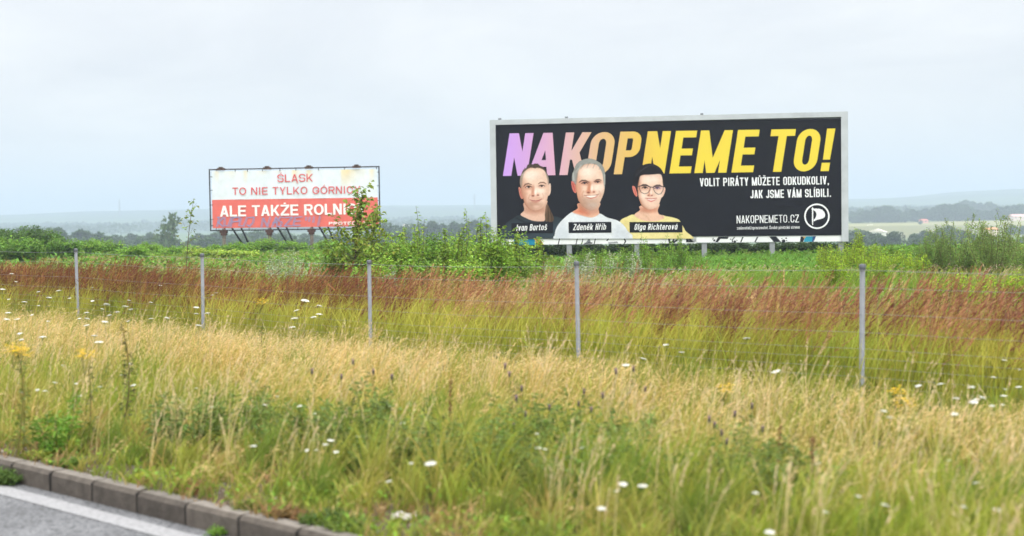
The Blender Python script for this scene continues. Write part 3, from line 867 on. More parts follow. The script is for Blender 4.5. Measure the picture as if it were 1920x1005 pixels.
# man with grey hair and short beard, white shirt
B = Paint(1038, 294, 1186, 447.0, 6.28, 1030, 290)
B.P([(58, 1010), (62, 950), (80, 870), (140, 780), (270, 672), (350, 690), (480, 735), (590, 690), (680, 735), (800, 770), (870, 820), (920, 890), (950, 1010)], (232, 238, 244), 4, mask=True)
B.P([(80, 1010), (100, 880), (180, 800), (240, 1010)], (214, 222, 232), 40, .7); B.P([(760, 1010), (790, 850), (880, 860), (940, 1010)], (212, 220, 230), 40, .7)
B.S([(272, 676), (350, 706), (470, 742), (560, 712), (590, 692)], 9, (205, 212, 222), .8, 6)
B.P([(345, 570), (335, 630), (272, 676), (350, 704), (470, 738), (540, 730), (590, 690), (584, 640), (590, 560)], (240, 200, 178), 3, mask=True)
B.P([(345, 560), (340, 640), (300, 672), (380, 700), (470, 700), (430, 620)], (214, 130, 100), 26, .8)
B.E(500, 665, 90, 40, (214, 160, 140), .8, .6)
B.P([(258, 325), (275, 310), (300, 335), (318, 400), (318, 450), (296, 448), (272, 405)], (222, 142, 132), 3, mask=True)
B.S([(276, 340), (292, 385), (305, 435)], 12, (176, 84, 80), .7, 7)
_d = B.P([(300, 300), (310, 220), (345, 150), (420, 110), (520, 108), (590, 140), (640, 220), (655, 320), (655, 400), (640, 470), (600, 560), (560, 625), (500, 655), (450, 640), (390, 600), (345, 540), (325, 460)], (244, 218, 203), 3, mask=True)
B.edge(_d, (176, 120, 96), 26, .75, .8)
B.P([(268, 310), (268, 240), (285, 190), (320, 110), (370, 70), (440, 46), (510, 50), (570, 75), (625, 120), (655, 190), (664, 270), (660, 370), (652, 400), (640, 320), (628, 230), (600, 165), (560, 120), (500, 108), (430, 112), (380, 140), (345, 190), (330, 270), (318, 350), (295, 330), (280, 312)], (168, 170, 168), 4, mask=True)
for k in range(9):
    B.S([(300 + 36 * k, 190 - 14 * k + (k * k) * 1.5), (345 + 32 * k, 96 + (k - 4) ** 2 * 3)], 6, (204, 208, 208) if k % 2 else (128, 128, 126), .6, 6)
B.S([(285, 220), (290, 300)], 12, (212, 216, 216), .7, 8); B.S([(330, 220), (322, 320)], 12, (140, 138, 134), .7, 8)
B.S([(652, 240), (656, 350)], 9, (216, 218, 216), .7, 6)
B.E(350, 430, 34, 150, (226, 172, 146), .8, .65)
B.E(450, 200, 90, 60, (255, 244, 238), .8, .55); B.E(580, 400, 50, 60, (255, 244, 236), .8, .5)
B.E(425, 335, 64, 28, (206, 150, 128), .7, .7); B.E(566, 320, 54, 26, (210, 158, 140), .7, .65)
B.S([(356, 325), (385, 305), (425, 305), (470, 326)], [8, 15, 15, 8], (106, 82, 72), .9, 5)
B.S([(530, 318), (560, 298), (590, 294), (612, 304)], [7, 14, 13, 7], (110, 84, 74), .9, 5)
B.S([(382, 340), (405, 327), (432, 326), (456, 338)], [5, 11, 11, 5], (62, 46, 42), .95, 4)
B.S([(540, 326), (560, 316), (582, 314), (602, 322)], [5, 10, 10, 5], (66, 48, 44), .95, 4)
B.E(418, 336, 13, 10, (66, 62, 66), .4, .95); B.E(572, 324, 12, 9, (68, 62, 66), .4, .95)
B.E(470, 400, 22, 66, (206, 138, 108), .8, .75, 6); B.E(488, 436, 54, 22, (218, 156, 132), .7, .65)
B.E(502, 400, 14, 36, (255, 246, 240), .8, .8)
B.E(462, 446, 17, 9, (136, 76, 62), .6, .9); B.E(528, 440, 13, 8, (150, 90, 74), .6, .8)
B.P([(345, 470), (390, 482), (440, 466), (500, 470), (560, 462), (620, 450), (640, 470), (600, 565), (560, 628), (500, 660), (445, 645), (385, 600), (350, 545)], (196, 166, 150), 60, .42)
B.E(490, 590, 110, 60, (186, 160, 148), .9, .45)
B.E(520, 590, 50, 22, (212, 198, 190), .9, .5); B.E(395, 560, 40, 60, (196, 160, 140), .9, .5)
B.S([(412, 478), (450, 484), (500, 485), (545, 479), (588, 464)], [4, 7, 7, 7, 4], (140, 76, 72), .9, 4)
B.P([(440, 486), (500, 482), (556, 480), (535, 498), (490, 504), (455, 498)], (248, 244, 240), 3, .95)
B.S([(440, 500), (490, 516), (545, 500), (570, 484)], [5, 11, 9, 5], (206, 128, 124), .85, 5)
B.S([(405, 430), (388, 468), (398, 500)], 9, (206, 150, 126), .6, 9); B.S([(588, 430), (606, 462), (598, 490)], 8, (216, 166, 146), .6, 9)
B.build('portrait', BB, SH + .014, poster, M_PRINT)['label'] = 'printed man with grey hair, short beard and white shirt'

# woman with short dark hair and glasses, yellow top
C = Paint(1160, 300, 1300, 447.0, 6.28, 1150, 295)
C.P([(60, 1000), (66, 830), (85, 740), (160, 698), (250, 672), (420, 740), (560, 680), (620, 690), (700, 705), (770, 730), (800, 770), (850, 860), (920, 1000)], (240, 231, 176), 4, mask=True)
C.P([(90, 1000), (100, 780), (170, 730), (210, 1000)], (226, 212, 152), 40, .6); C.P([(740, 1000), (720, 780), (790, 800), (880, 1000)], (226, 214, 152), 40, .6)
C.P([(318, 570), (312, 620), (250, 668), (272, 705), (340, 740), (430, 752), (520, 748), (590, 720), (600, 690), (540, 665), (528, 620), (535, 540)], (240, 206, 186), 3, mask=True)
C.E(420, 615, 110, 36, (206, 148, 124), .7, .8); C.S([(330, 660), (400, 700), (430, 745)], 10, (222, 182, 160), .6, 12); C.S([(580, 700), (590, 720)], 8, (214, 168, 146), .6, 8)
C.P([(222, 345), (240, 335), (262, 355), (285, 430), (284, 460), (262, 458), (236, 410)], (232, 158, 144), 3, mask=True)
C.S([(242, 360), (258, 400), (270, 445)], 12, (190, 96, 90), .65, 7)
C.P([(584, 350), (606, 352), (616, 380), (604, 430), (580, 470), (566, 460)], (240, 206, 192), 3, mask=True)
_d = C.P([(290, 300), (300, 200), (420, 170), (560, 190), (588, 260), (590, 350), (580, 440), (560, 500), (535, 560), (490, 600), (430, 618), (375, 600), (330, 560), (304, 490), (288, 400)], (244, 218, 203), 3, mask=True)
C.edge(_d, (176, 120, 96), 26, .75, .8)
C.P([(240, 330), (230, 260), (240, 190), (280, 130), (340, 92), (420, 72), (490, 84), (550, 120), (592, 180), (614, 250), (610, 320), (596, 352), (586, 320), (580, 260), (568, 212), (540, 196), (480, 200), (420, 204), (360, 206), (318, 222), (304, 270), (292, 330), (280, 400), (268, 350), (252, 336)], (44, 40, 46), 4, mask=True)
for k in range(6):
    C.S([(262 + 22 * k, 230 - 22 * k), (300 + 30 * k, 150 - 12 * k)], 5, (104, 100, 110), .5, 6)
C.S([(440, 90), (500, 110), (550, 160)], 8, (92, 88, 100), .5, 8)
C.E(306, 420, 22, 110, (222, 170, 148), .8, .5)
C.E(440, 260, 90, 40, (255, 246, 240), .8, .5); C.E(350, 450, 50, 40, (255, 240, 232), .8, .5); C.E(545, 450, 36, 40, (255, 240, 232), .8, .5)
C.E(372, 360, 52, 24, (214, 166, 146), .7, .6); C.E(515, 360, 48, 24, (214, 170, 156), .7, .6)
C.S([(325, 336), (350, 322), (385, 322), (415, 336)], [6, 12, 12, 6], (70, 54, 50), .9, 4); C.S([(480, 340), (510, 328), (545, 328), (566, 338)], [6, 11, 11, 6], (74, 58, 56), .9, 4)
C.S([(338, 362), (358, 350), (384, 350), (408, 362)], [5, 11, 11, 5], (52, 40, 40), .95, 4); C.S([(488, 366), (508, 354), (530, 354), (550, 364)], [5, 10, 10, 5], (56, 46, 52), .95, 4)
C.E(375, 359, 13, 10, (46, 38, 38), .4, .95); C.E(518, 362, 12, 10, (60, 56, 76), .4, .95)
C.E(530, 360, 40, 16, (160, 140, 196), .8, .35)
C.E(428, 410, 14, 46, (220, 162, 138), .8, .6); C.E(432, 444, 36, 15, (222, 160, 140), .7, .6); C.E(444, 416, 10, 28, (255, 248, 244), .8, .7)
C.E(415, 450, 10, 7, (150, 90, 78), .6, .8); C.E(454, 450, 10, 7, (154, 94, 82), .6, .8)
C.S([(378, 480), (412, 487), (450, 491), (485, 487), (514, 480)], [4, 9, 9, 9, 4], (186, 92, 92), .9, 4)
C.P([(402, 490), (450, 493), (500, 490), (476, 503), (448, 507), (420, 501)], (250, 242, 240), 3, .9)
C.S([(398, 500), (445, 520), (500, 500)], [5, 14, 5], (222, 132, 134), .9, 5)
C.S([(248, 338), (300, 346)], 7, (96, 88, 92), .9, 3)
lensL = [(306, 340), (340, 334), (400, 336), (436, 348), (432, 385), (410, 418), (370, 430), (330, 414), (312, 380), (306, 340)]
lensR = [(472, 350), (510, 340), (560, 340), (590, 348), (586, 390), (560, 430), (530, 436), (496, 416), (478, 385), (472, 350)]
C.S(lensL, 6, (74, 62, 64), .9, 3); C.S(lensR, 6, (78, 66, 70), .9, 3); C.S([(434, 356), (452, 350), (472, 356)], 7, (70, 58, 60), .95, 3)
C.S(lensL[:4], 9, (60, 50, 52), .9, 3); C.S(lensR[:4], 8, (66, 56, 62), .9, 3)
C.build('portrait', BB, SH + .012, poster, M_PRINT)['label'] = 'printed woman with short dark hair, glasses and yellow top'

for (txt, box, base, cap_) in (('Ivan Bartoš', [(959.4, 418.5), (1037.3, 416.0), (1037.8, 436.6), (959.8, 437.4)], ((968.5, 432.8), (1025.5, 431.2)), 11.6),
                               ('Zdeněk Hřib', [(1066.3, 416.4), (1146.6, 415.9), (1147, 436.2), (1066.8, 436.9)], ((1075, 431.6), (1136, 430.6)), 11.6),
                               ('Olga Richterová', [(1180.5, 416.2), (1279.5, 415.9), (1279.9, 435.6), (1181, 436.0)], ((1189.5, 431), (1269.5, 430.4)), 11.2)):
    nb = MB(); put_poly(nb, BB, box, BLACK * .95, SH + .020)
    put_text(nb, BB, txt, base[0], base[1], cap_, 1.5, 1.4, lin((238, 240, 243)), SH + .024, slant=.17, gap=.3)
    nb.build('name_plate', M_PRINT, poster)

# remains of an older poster along the lower rail
op = MB()
z5 = lambda x, y: (1280 + x / 5.647, 425 + y / 5.647)
z2 = lambda x, y: (920 + x / 5.053, 425 + y / 5.053)
RD = 0.031
put_poly(op, BB, [z2(60, 122), z2(1950, 100), z2(1950, 156), z2(60, 172)], lin((232, 235, 238)), RD)
put_poly(op, BB, [z5(60, 105), z5(1690, 92), z5(1690, 156), z5(60, 166)], lin((232, 235, 238)), RD)
def dark(pts, f=z2, c=(34, 36, 44)):
    put_poly(op, BB, [f(*p) for p in pts], lin(c), RD + .004)
dark([(222, 117), (415, 117), (440, 172), (215, 172)], c=(30, 130, 165)); dark([(415, 117), (470, 117), (505, 170), (440, 172)], c=(214, 168, 88))
dark([(140, 130), (155, 126), (158, 150), (140, 158)], c=(40, 60, 110))
for x, w in ((650, 9), (818, 9), (872, 8), (990, 8)):
    dark([(x, 112), (x + w, 112), (x + w - 14, 168), (x - 14, 168)])
dark([(890, 152), (965, 150), (965, 160), (885, 162)]); dark([(905, 150), (925, 118), (940, 118), (950, 150)], c=(120, 124, 130))
dark([(1095, 132), (1112, 112), (1124, 112), (1108, 136)]); dark([(1258, 112), (1272, 112), (1286, 140), (1272, 160), (1262, 158), (1272, 138)])
dark([(1110, 148), (1200, 140), (1210, 156), (1120, 160)], c=(150, 154, 160))
dark([(1675, 104), (1705, 104), (1700, 130), (1720, 156), (1690, 156)]); dark([(1715, 140), (1730, 116), (1745, 116), (1735, 138), (1770, 112), (1775, 130), (1740, 156), (1722, 156)])
dark([(38, 115), (75, 112), (95, 140), (125, 165), (90, 166), (36, 165)], z5); dark([(48, 122), (66, 122), (80, 160), (60, 162)], z5, (110, 114, 122))
dark([(378, 106), (490, 104), (475, 130), (400, 128), (372, 164), (345, 164)], z5)
dark([(545, 108), (558, 108), (530, 140), (535, 164), (522, 164), (520, 138)], z5); dark([(630, 108), (645, 108), (622, 164), (608, 164)], z5)
dark([(785, 108), (802, 106), (772, 164), (758, 164)], z5); dark([(915, 104), (990, 103), (1040, 160), (965, 162)], z5)
for cx_, cy_, r_ in ((335, 145, 12), (318, 132, 6), (325, 122, 6), (508, 132, 7), (552, 158, 14), (1095, 122, 9), (1050, 126, 6), (1068, 152, 20), (1100, 148, 6), (575, 145, 6)):
    dark([(cx_ + r_ * math.cos(a), cy_ + r_ * .9 * math.sin(a)) for a in np.linspace(0, 2 * math.pi, 10)[:-1]], z5)
dark([(1250, 104), (1300, 103), (1275, 160), (1240, 160)], z5); dark([(1300, 103), (1375, 101), (1370, 158), (1280, 160)], z5, (48, 148, 178)); dark([(1375, 101), (1410, 100), (1400, 130), (1385, 158), (1370, 158)], z5, (46, 74, 120))
dark([(1270, 104), (1310, 104), (1285, 128)], z5, (205, 180, 120))
op.build('old_poster_strip', M_PRINT, bb)

# ------------------------------------------------------------------ the smaller red and white billboard
pl2 = at(393.8, 375, 75.6); pr2 = at(711.5, 370, 74.5)
RB = Board(pl2, pr2)
za = lambda x, y: (370 + x / 5.189, 290 + y / 5.189)
c4 = RB.uv([za(115, 145), za(1765, 117), za(132, 738), za(1780, 718)])
rz_t = (c4[0][1] + c4[1][1]) / 2; rz_b = (c4[2][1] + c4[3][1]) / 2
print('RED', RB.w, rz_t, rz_b, float(ground_h(RB.o[0], RB.o[1])))
rb = empty('billboard', (RB.o[0], RB.o[1], 0.0), 'smaller red and white banner billboard with graffiti, in a thin rusty frame', 'billboard', rz=RB.rz)
DK = lin((46, 42, 42)); RW = RB.w
fr_ = MB()
for a, b in (((0, 0, rz_b), (RW, 0, rz_b)), ((0, 0, rz_t), (RW, 0, rz_t)), ((0, 0, rz_b - .03), (0, 0, rz_t + .03)), ((RW, 0, rz_b - .03), (RW, 0, rz_t + .03))):
    fr_.tube([a, b], 0.035, DK, 6)
for x in (70, 255, 375, 520, 690, 845, 1065, 1320, 1630):        # ties along the upper rail
    u = RB.uv([za(115 + x, 145)])[0][0]
    fr_.tube([(u, -.03, rz_t), (u, -.03, rz_t - .14)], 0.02, DK, 5)
for x in (70, 390, 865, 1320, 1080):
    u = RB.uv([za(115 + x, 730)])[0][0]
    fr_.tube([(u, -.03, rz_b), (u, -.03, rz_b + .12)], 0.02, DK, 5)
for f in (.08, .18, .42, .66, .88):
    z = rz_b + (rz_t - rz_b) * f
    fr_.tube([(0, -.03, z), (.17, -.03, z)], 0.018, DK, 5); fr_.tube([(RW, -.03, z + .1), (RW - .12, -.03, z + .1)], 0.018, DK, 5)
fr_.build('frame', M_RUST, rb)
bn = MB()
cW, cR = lin((220, 228, 236)), lin((222, 110, 101))
def band(p_tl, p_tr, p_br, p_bl, col, nu=60, nv=10, stain=False):
    q = RB.uv([p_tl, p_tr, p_br, p_bl])
    U, V = np.meshgrid(np.linspace(0, 1, nu), np.linspace(0, 1, nv))
    U, V = U.ravel(), V.ravel()
    t0 = q[0] + (q[1] - q[0]) * U[:, None]; b0 = q[3] + (q[2] - q[3]) * U[:, None]
    uv = b0 + (t0 - b0) * V[:, None]
    # the cloth is laced on and bellies a little between the ties
    dep = 0.03 + 0.018 * np.sin(U * 26) * V + 0.012 * np.sin(U * 57)
    loc = np.stack([uv[:, 0], -dep, uv[:, 1] - (0.02 * np.abs(np.sin(U * 14)) * (V > .99) if stain else 0)], -1)
    c = np.broadcast_to(col, (len(U), 3)).copy()
    if stain:                                                     # rust running down from the upper rail
        k = np.clip((vnoise(U * 34, U * 0, 4) - .32) * 1.6, 0, 1) * np.clip((V - .25 - .6 * (1 - vnoise(U * 20, U * 0 + 3, 8))) * 1.6, 0, 1)
        c = c + (lin((232, 206, 140)) - c) * (k * .9)[:, None]
    i2 = np.arange(nu * nv).reshape(nv, nu)
    q4 = np.stack([i2[:-1, :-1], i2[:-1, 1:], i2[1:, 1:], i2[1:, :-1]], -1).reshape(-1, 4)
    bn.add(loc, np.concatenate([q4[:, [0, 1, 2]], q4[:, [0, 2, 3]]]), c)
band(za(141, 160), za(1752, 137), za(1756, 416), za(145, 440), cW, 200, 24, True)
band(za(145, 440), za(1756, 416), za(1768, 694), za(152, 716), cR)
banner = bn.build('banner', M_BANNER, rb)
bt = MB()
RT = lin((214, 92, 96))
BD = 0.064
put_text(bt, RB, 'ŚLĄSK', za(782, 268), za(1128, 262), 14.6, 2.2, 2.0, RT, BD, widths=WIDE_ROUND, gap=.17)
bt.build('text_line', M_BANNER, banner); bt = MB()
put_text(bt, RB, 'TO NIE TYLKO GÓRNICY', za(345, 393), za(1590, 378), 14.1, 2.15, 1.95, RT, BD, widths=WIDE_ROUND, gap=.2)
bt.build('text_line', M_BANNER, banner); bt = MB()
put_text(bt, RB, 'ALE TAKŻE ROLNICY', za(225, 604), za(1645, 578), 20.4, 4.2, 3.4, lin((243, 240, 238)), BD, widths=WIDE_ROUND, gap=.13)
bt.build('text_line', M_BANNER, banner); bt = MB()
put_text(bt, RB, 'PROTEST WSI', za(1282, 684), za(1740, 676), 5.6, 1.5, 1.2, lin((240, 236, 234)), BD, widths=WIDE_ROUND, gap=.2)
bt.build('text_line', M_BANNER, banner)
gf = MB()
GC = lin((140, 150, 192))
G = [[(195, 612), (212, 605), (192, 700)], [(255, 606), (205, 660), (250, 700)], [(268, 612), (262, 690), (300, 694), (330, 608)], [(345, 612), (322, 702)], [(345, 612), (410, 606), (408, 645), (335, 655)],
     [(425, 612), (405, 690), (450, 694), (485, 606)], [(500, 612), (552, 606), (540, 660), (505, 698), (485, 680)], [(640, 612), (622, 704)], [(640, 612), (680, 700), (708, 606)], [(725, 700), (768, 606), (775, 694)], [(735, 662), (775, 658)],
     [(845, 612), (805, 606), (785, 640), (820, 655), (812, 692), (775, 700)], [(860, 612), (925, 606), (850, 692), (915, 690)], [(950, 610), (932, 690)], [(950, 610), (1018, 604)], [(942, 648), (1000, 644)], [(932, 690), (1000, 684)],
     [(1060, 604), (1055, 640)], [(1095, 604), (1085, 650)], [(1135, 602), (1125, 660)], [(1192, 600), (1172, 690)]]
for k, s_ in enumerate(G):
    if k == 8:
        gf.build('graffiti_word', M_BANNER, banner); gf = MB()
    put_stroke(gf, RB, [za(*p) for p in s_], 1.25, GC, BD + .006)
    put_stroke(gf, RB, [za(p[0] + 12, p[1] + 2) for p in s_], 0.9, GC * .95 + .02, BD + .009)
gf.build('graffiti_word', M_BANNER, banner)
gz_r = float(ground_h(RB.o[0] + 4, RB.o[1]))
for k, x in enumerate((220, 705, 1150, 1620)):
    u = RB.uv([(380 + x / 5.647, 432)])[0][0]
    lg = MB()
    lg.tube([(u, .08, gz_r - .3), (u, .08, rz_b + .1)], 0.095, lin((118, 110, 102)), 10)
    lg.tube([(u, .18, rz_b - .05), (u, .18, rz_t - .3)], 0.05, DK, 6)
    leg = lg.build('leg', M_RUST, rb)
    br = MB(); br.box((u - .2, -.06, rz_b - .14), (u + .2, .16, rz_b + .03), lin((74, 52, 46)))
    br.box((u - .13, -.07, rz_b - .27), (u + .13, .17, rz_b - .14), lin((74, 52, 46)))
    br.build('bracket', M_RUST, leg)
    for du, zt in ((.18, rz_b + .5), (.34, rz_b + 1.4)):
        s1 = MB(); s1.tube([(u + du, .15, zt), (u + du + .55, 1.9 + zt * .25, gz_r - .2)], 0.05, lin((36, 35, 38)), 6)
        s1.build('brace', M_RUST, rb)
for x in (230, 680, 1085, 1550):
    u = RB.uv([za(x, 130)])[0][0]
    lb = MB(); lb.box((u - .2, -.1, rz_t - .05), (u + .2, .1, rz_t + .07), lin((88, 70, 64))); lb.box((u - .1, -.12, rz_t + .07), (u + .1, .08, rz_t + .13), lin((88, 70, 64)))
    lb.build('rail_clamp', M_RUST, rb)

# ------------------------------------------------------------------ wire fence
posts = [(142, 464, 21.1), (379, 475, 18.8), (692, 487.5, 16.5), (1081, 489.5, 14.25), (1617, 495, 12.1)]
pp = []
for px, py, Y in posts:
    w = at(px, py, Y); pp.append(w)
lo = pp[0] + (pp[0] - pp[1]) * 1.0; hi = pp[4] + (pp[4] - pp[3]) * 1.0; hi2 = hi + (hi - pp[4])
pts_all = [lo + (pp[0] - pp[1]), lo] + pp + [hi, hi2]
for p in pts_all:
    p[2] = float(np.clip(p[2], 1.16, 1.27))
fence = empty('wire_fence', (pp[4][0], pp[4][1], 0), 'galvanised wire fence on round steel posts running through the tall reddish grass', 'fence')
fo = np.array([pp[4][0], pp[4][1], 0])
for k, p in enumerate(pts_all):
    b = p - fo
    pm_ = MB()
    lean = 0.012 * (k % 3 - 1)
    pm_.tube([(b[0] + lean, b[1], -.2), (b[0], b[1], b[2] - .05)], 0.0225, lin((116, 119, 122)), 14)
    po = pm_.build('post', M_STEEL, fence, True)
    cp = MB()
    cp.tube([(b[0], b[1], b[2] - .052), (b[0], b[1], b[2] - .047), (b[0], b[1], b[2] - .008), (b[0], b[1], b[2])], [.026, .028, .028, .018], lin((88, 91, 96)), 14)
    cp.build('cap', M_STEEL, po, True)
wz = [1.17, 1.02, .80, .64, .50, .42, .34, .26, .18]
for h in wz:
    wm = MB()
    for a, b in zip(pts_all[:-1], pts_all[1:]):
        t = np.linspace(0, 1, 9)[:, None]
        q = (a - fo) + (b - a) * t
        off = (h - 1.22)
        q[:, 2] = q[:, 2] + off - (0.012 * (1 - (2 * t[:, 0] - 1) ** 2)) * (1.6 if h > 1.1 else 1)
        q[:, :2] += -ND * 0.028
        wm.tube(q, 0.0011 if h < 1.1 else 0.0016, lin((150, 153, 155)), 5)
    wm.build('wire', M_STEEL, fence)
vm = MB()
for a, b in zip(pts_all[:-1], pts_all[1:]):
    n = 20
    for j in range(1, n):
        q = (a - fo) + (b - a) * j / n
        q[:2] += -ND * 0.029
        vm.tube([(q[0], q[1], q[2] - .21), (q[0], q[1], .1)], 0.0005, lin((120, 124, 126)), 4)
vm.build('stay_wires', M_STEEL, fence)

# ------------------------------------------------------------------ plant generators
def unit(v):
    return v / (np.linalg.norm(v, axis=-1, keepdims=True) + 1e-12)

def jitter(c, n, a=0.18, hue=0.10):
    c = np.broadcast_to(np.asarray(c, float), (n, 3))
    k = 1 + (rng.random((n, 1)) - .5) * 2 * a
    h = 1 + (rng.random((n, 3)) - .5) * 2 * hue
    return np.clip(c * k * h, 0, 0.9)

def blades(mb, P, h, lean, width, c0, c1, nseg=3, wind=0.5, cpow=1.0):
    """grass blades: ribbons that taper to a tip and bend with the wind (towards +x)"""
    n = len(P)
    az = rng.normal(0.0, 1.15, n)
    az = np.where(rng.random(n) < wind, az * .45, rng.random(n) * 2 * math.pi)
    d = np.stack([np.cos(az), np.sin(az), np.zeros(n)], -1)
    fa = rng.random(n) * math.pi
    wd = np.stack([np.cos(fa), np.sin(fa) * .6, np.zeros(n)], -1)
    wd = np.where(np.abs(wd[:, :1]) < .25, np.array([[.8, .4, 0]]), wd)
    V, Cc = [], []
    for k in range(nseg + 1):
        s = k / nseg
        ctr = P + d * (h * lean * s * s)[:, None] + np.array([0, 0, 1.0]) * (h * s * (1 - .28 * lean * s))[:, None]
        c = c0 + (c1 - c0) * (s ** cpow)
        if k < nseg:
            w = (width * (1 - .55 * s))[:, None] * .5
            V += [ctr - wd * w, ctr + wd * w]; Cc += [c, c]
        else:
            V.append(ctr); Cc.append(c)
    m = 2 * nseg + 1
    V = np.stack(V, 1).reshape(-1, 3); Cc = np.stack(Cc, 1).reshape(-1, 3)
    f = []
    for k in range(nseg - 1):
        a = 2 * k
        f += [[a, a + 1, a + 3], [a, a + 3, a + 2]]
    a = 2 * (nseg - 1)
    f += [[a, a + 1, a + 2]]
    F = (np.array(f)[None] + (np.arange(n) * m)[:, None, None]).reshape(-1, 3)
    mb.add(V, F, Cc)
    tip = P + d * (h * lean)[:, None] + np.array([0, 0, 1.0]) * (h * (1 - .28 * lean))[:, None]
    tdir = unit(d * (2 * lean)[:, None] + np.array([0, 0, 1.0]) * (1 - .56 * lean)[:, None])
    return tip, tdir, d

def panicles(mb, tip, tdir, d, length, k, splay, spk_len, spk_w, col, droop=0.5):
    """seed heads: k small spikelets along the last stretch of each stalk"""
    n = len(tip)
    for j in range(k):
        s = (j + rng.random(n) * .8) / k
        back = (1 - s) * length
        ctr = tip - tdir * back[:, None]
        r = rng.normal(0, 1, (n, 3)); r[:, 2] *= .6
        env = (0.35 + 0.65 * np.sin(np.pi * np.clip(s * .85 + .12, 0, 1)))
        dr = unit(tdir + r * (splay * env)[:, None] + d * droop * .7 + np.array([0, 0, -.22 * droop]))
        ln = (spk_len * (0.6 + .8 * rng.random(n)) * (1.1 - .4 * s))[:, None]
        side = unit(np.cross(dr, rng.normal(0, 1, (n, 3)))) * (spk_w * .5)[:, None]
        mid = ctr + dr * ln * .55
        V = np.stack([ctr, mid - side, ctr + dr * ln, mid + side], 1).reshape(-1, 3)
        F = (np.array([[0, 1, 2], [0, 2, 3]])[None] + (np.arange(n) * 4)[:, None, None]).reshape(-1, 3)
        c = jitter(col, n, .28, .08) if np.ndim(col) == 1 else col * (1 + (rng.random((n, 1)) - .5) * .5)
        mb.add(V, F, np.repeat(c, 4, 0))

def leaves(mb, P, D, L, Wd, cols, fold=0.18):
    n = len(P)
    D = unit(D)
    side = unit(np.cross(D, np.array([0, 0, 1.0]) + rng.normal(0, .35, (n, 3))))
    up = np.cross(side, D)
    L = np.broadcast_to(L, (n,))[:, None]; Wd = np.broadcast_to(Wd, (n,))[:, None]
    a = P + D * L * .45 + side * Wd * .5 + up * L * fold
    b = P + D * L * .45 - side * Wd * .5 + up * L * fold
    V = np.stack([P, a, P + D * L - up * L * .08, b], 1).reshape(-1, 3)
    F = (np.array([[0, 1, 2], [0, 2, 3]])[None] + (np.arange(n) * 4)[:, None, None]).reshape(-1, 3)
    mb.add(V, F, np.repeat(cols, 4, 0))

def curve_pts(p, q, bend, n=6):
    p, q = np.asarray(p, float), np.asarray(q, float)
    t = np.linspace(0, 1, n)[:, None]
    return p + (q - p) * t + np.asarray(bend) * (t * (1 - t) * 4)

def leafy(lm, sm, stems, H, spread, leaf, per_stem, col, stem_col=(0.09, 0.075, 0.04), start=0.15, droop=0.25, twig=0.12, lw=0.55, tiprad=0.002, rad=0.008, dense_low=0.0, vjit=.25):
    """stems of a shrub or tall herb rising from the origin, each clothed in leaves"""
    for i in range(stems):
        a = rng.random() * 2 * math.pi
        r = spread * math.sqrt(rng.random())
        h = H * (0.62 + 0.42 * rng.random()) * (1 - .25 * (r / max(spread, 1e-3)) ** 2)
        b0 = np.array([math.cos(a) * r * .35, math.sin(a) * r * .35, 0])
        b1 = np.array([math.cos(a) * r + .06 * h, math.sin(a) * r, h])
        cp = curve_pts(b0, b1, rng.normal(0, .05 * h, 3) * [1, 1, .2])
        sm.tube(cp, np.linspace(rad, tiprad, len(cp)), np.array(stem_col), 5, False)
        n = max(3, int(per_stem * (0.7 + .6 * rng.random())))
        u = start + (1 - start) * rng.random(n) ** (1 + dense_low)
        k = np.clip(u * (len(cp) - 1), 0, len(cp) - 1.001); ki = k.astype(int); kf = (k - ki)[:, None]
        P = cp[ki] * (1 - kf) + cp[ki + 1] * kf
        th = rng.random(n) * 2 * math.pi
        el = rng.normal(.15, .35, n) - droop
        D = np.stack([np.cos(th) * np.cos(el), np.sin(th) * np.cos(el), np.sin(el)], -1)
        off = D * [1, 1, .4] * (twig * (1.15 - u) * rng.random(n) ** .5)[:, None] + np.array([0, 0, 1]) * (twig * .3 * rng.random(n))[:, None]
        L = leaf * (0.6 + .7 * rng.random(n)) * (1.1 - .45 * u)
        leaves(lm, P + off, D, L, L * lw, jitter(col, n, vjit, .14) * (.72 + .56 * rng.random()))

def crown(lm, blobs, n_per, leaf, col, hollow=.55, vjit=.3):
    """foliage clumps: leaf-sized faces spread through lumpy blobs (x, y, z, r)"""
    for (x, y, z, r) in blobs:
        n = int(n_per * (0.7 + .6 * rng.random()))
        v = unit(rng.normal(0, 1, (n, 3)))
        rad = r * (hollow + (1.08 - hollow) * rng.random(n) ** .6)
        P = np.array([x, y, z]) + v * rad[:, None] * [1, 1, .85]
        D = unit(v + rng.normal(0, .7, (n, 3)))
        tone = 1 + .25 * (rng.random() - .5)
        L = leaf * (.6 + .8 * rng.random(n))
        leaves(lm, P, D, L, L * .8, jitter(np.array(col) * tone, n, vjit, .12))

def gpos(px, Y, py=None):
    """ground point below the photo column px at depth Y"""
    w = at(px, hor(px), Y)
    return np.array([w[0], w[1], float(ground_h(w[0], w[1]))])

# ------------------------------------------------------------------ meadow: grasses (stuff)
def scatter(n, Y0, Y1, p=1.0, m=1.16):
    e = p + 1
    Y = (Y0 ** e + rng.random(n) * (Y1 ** e - Y0 ** e)) ** (1 / e)
    X = (rng.random(n) * 2 - 1) * (.36 * m * Y + .5)
    return X, Y

def keep(mask, *a):
    return [q[mask] for q in a]

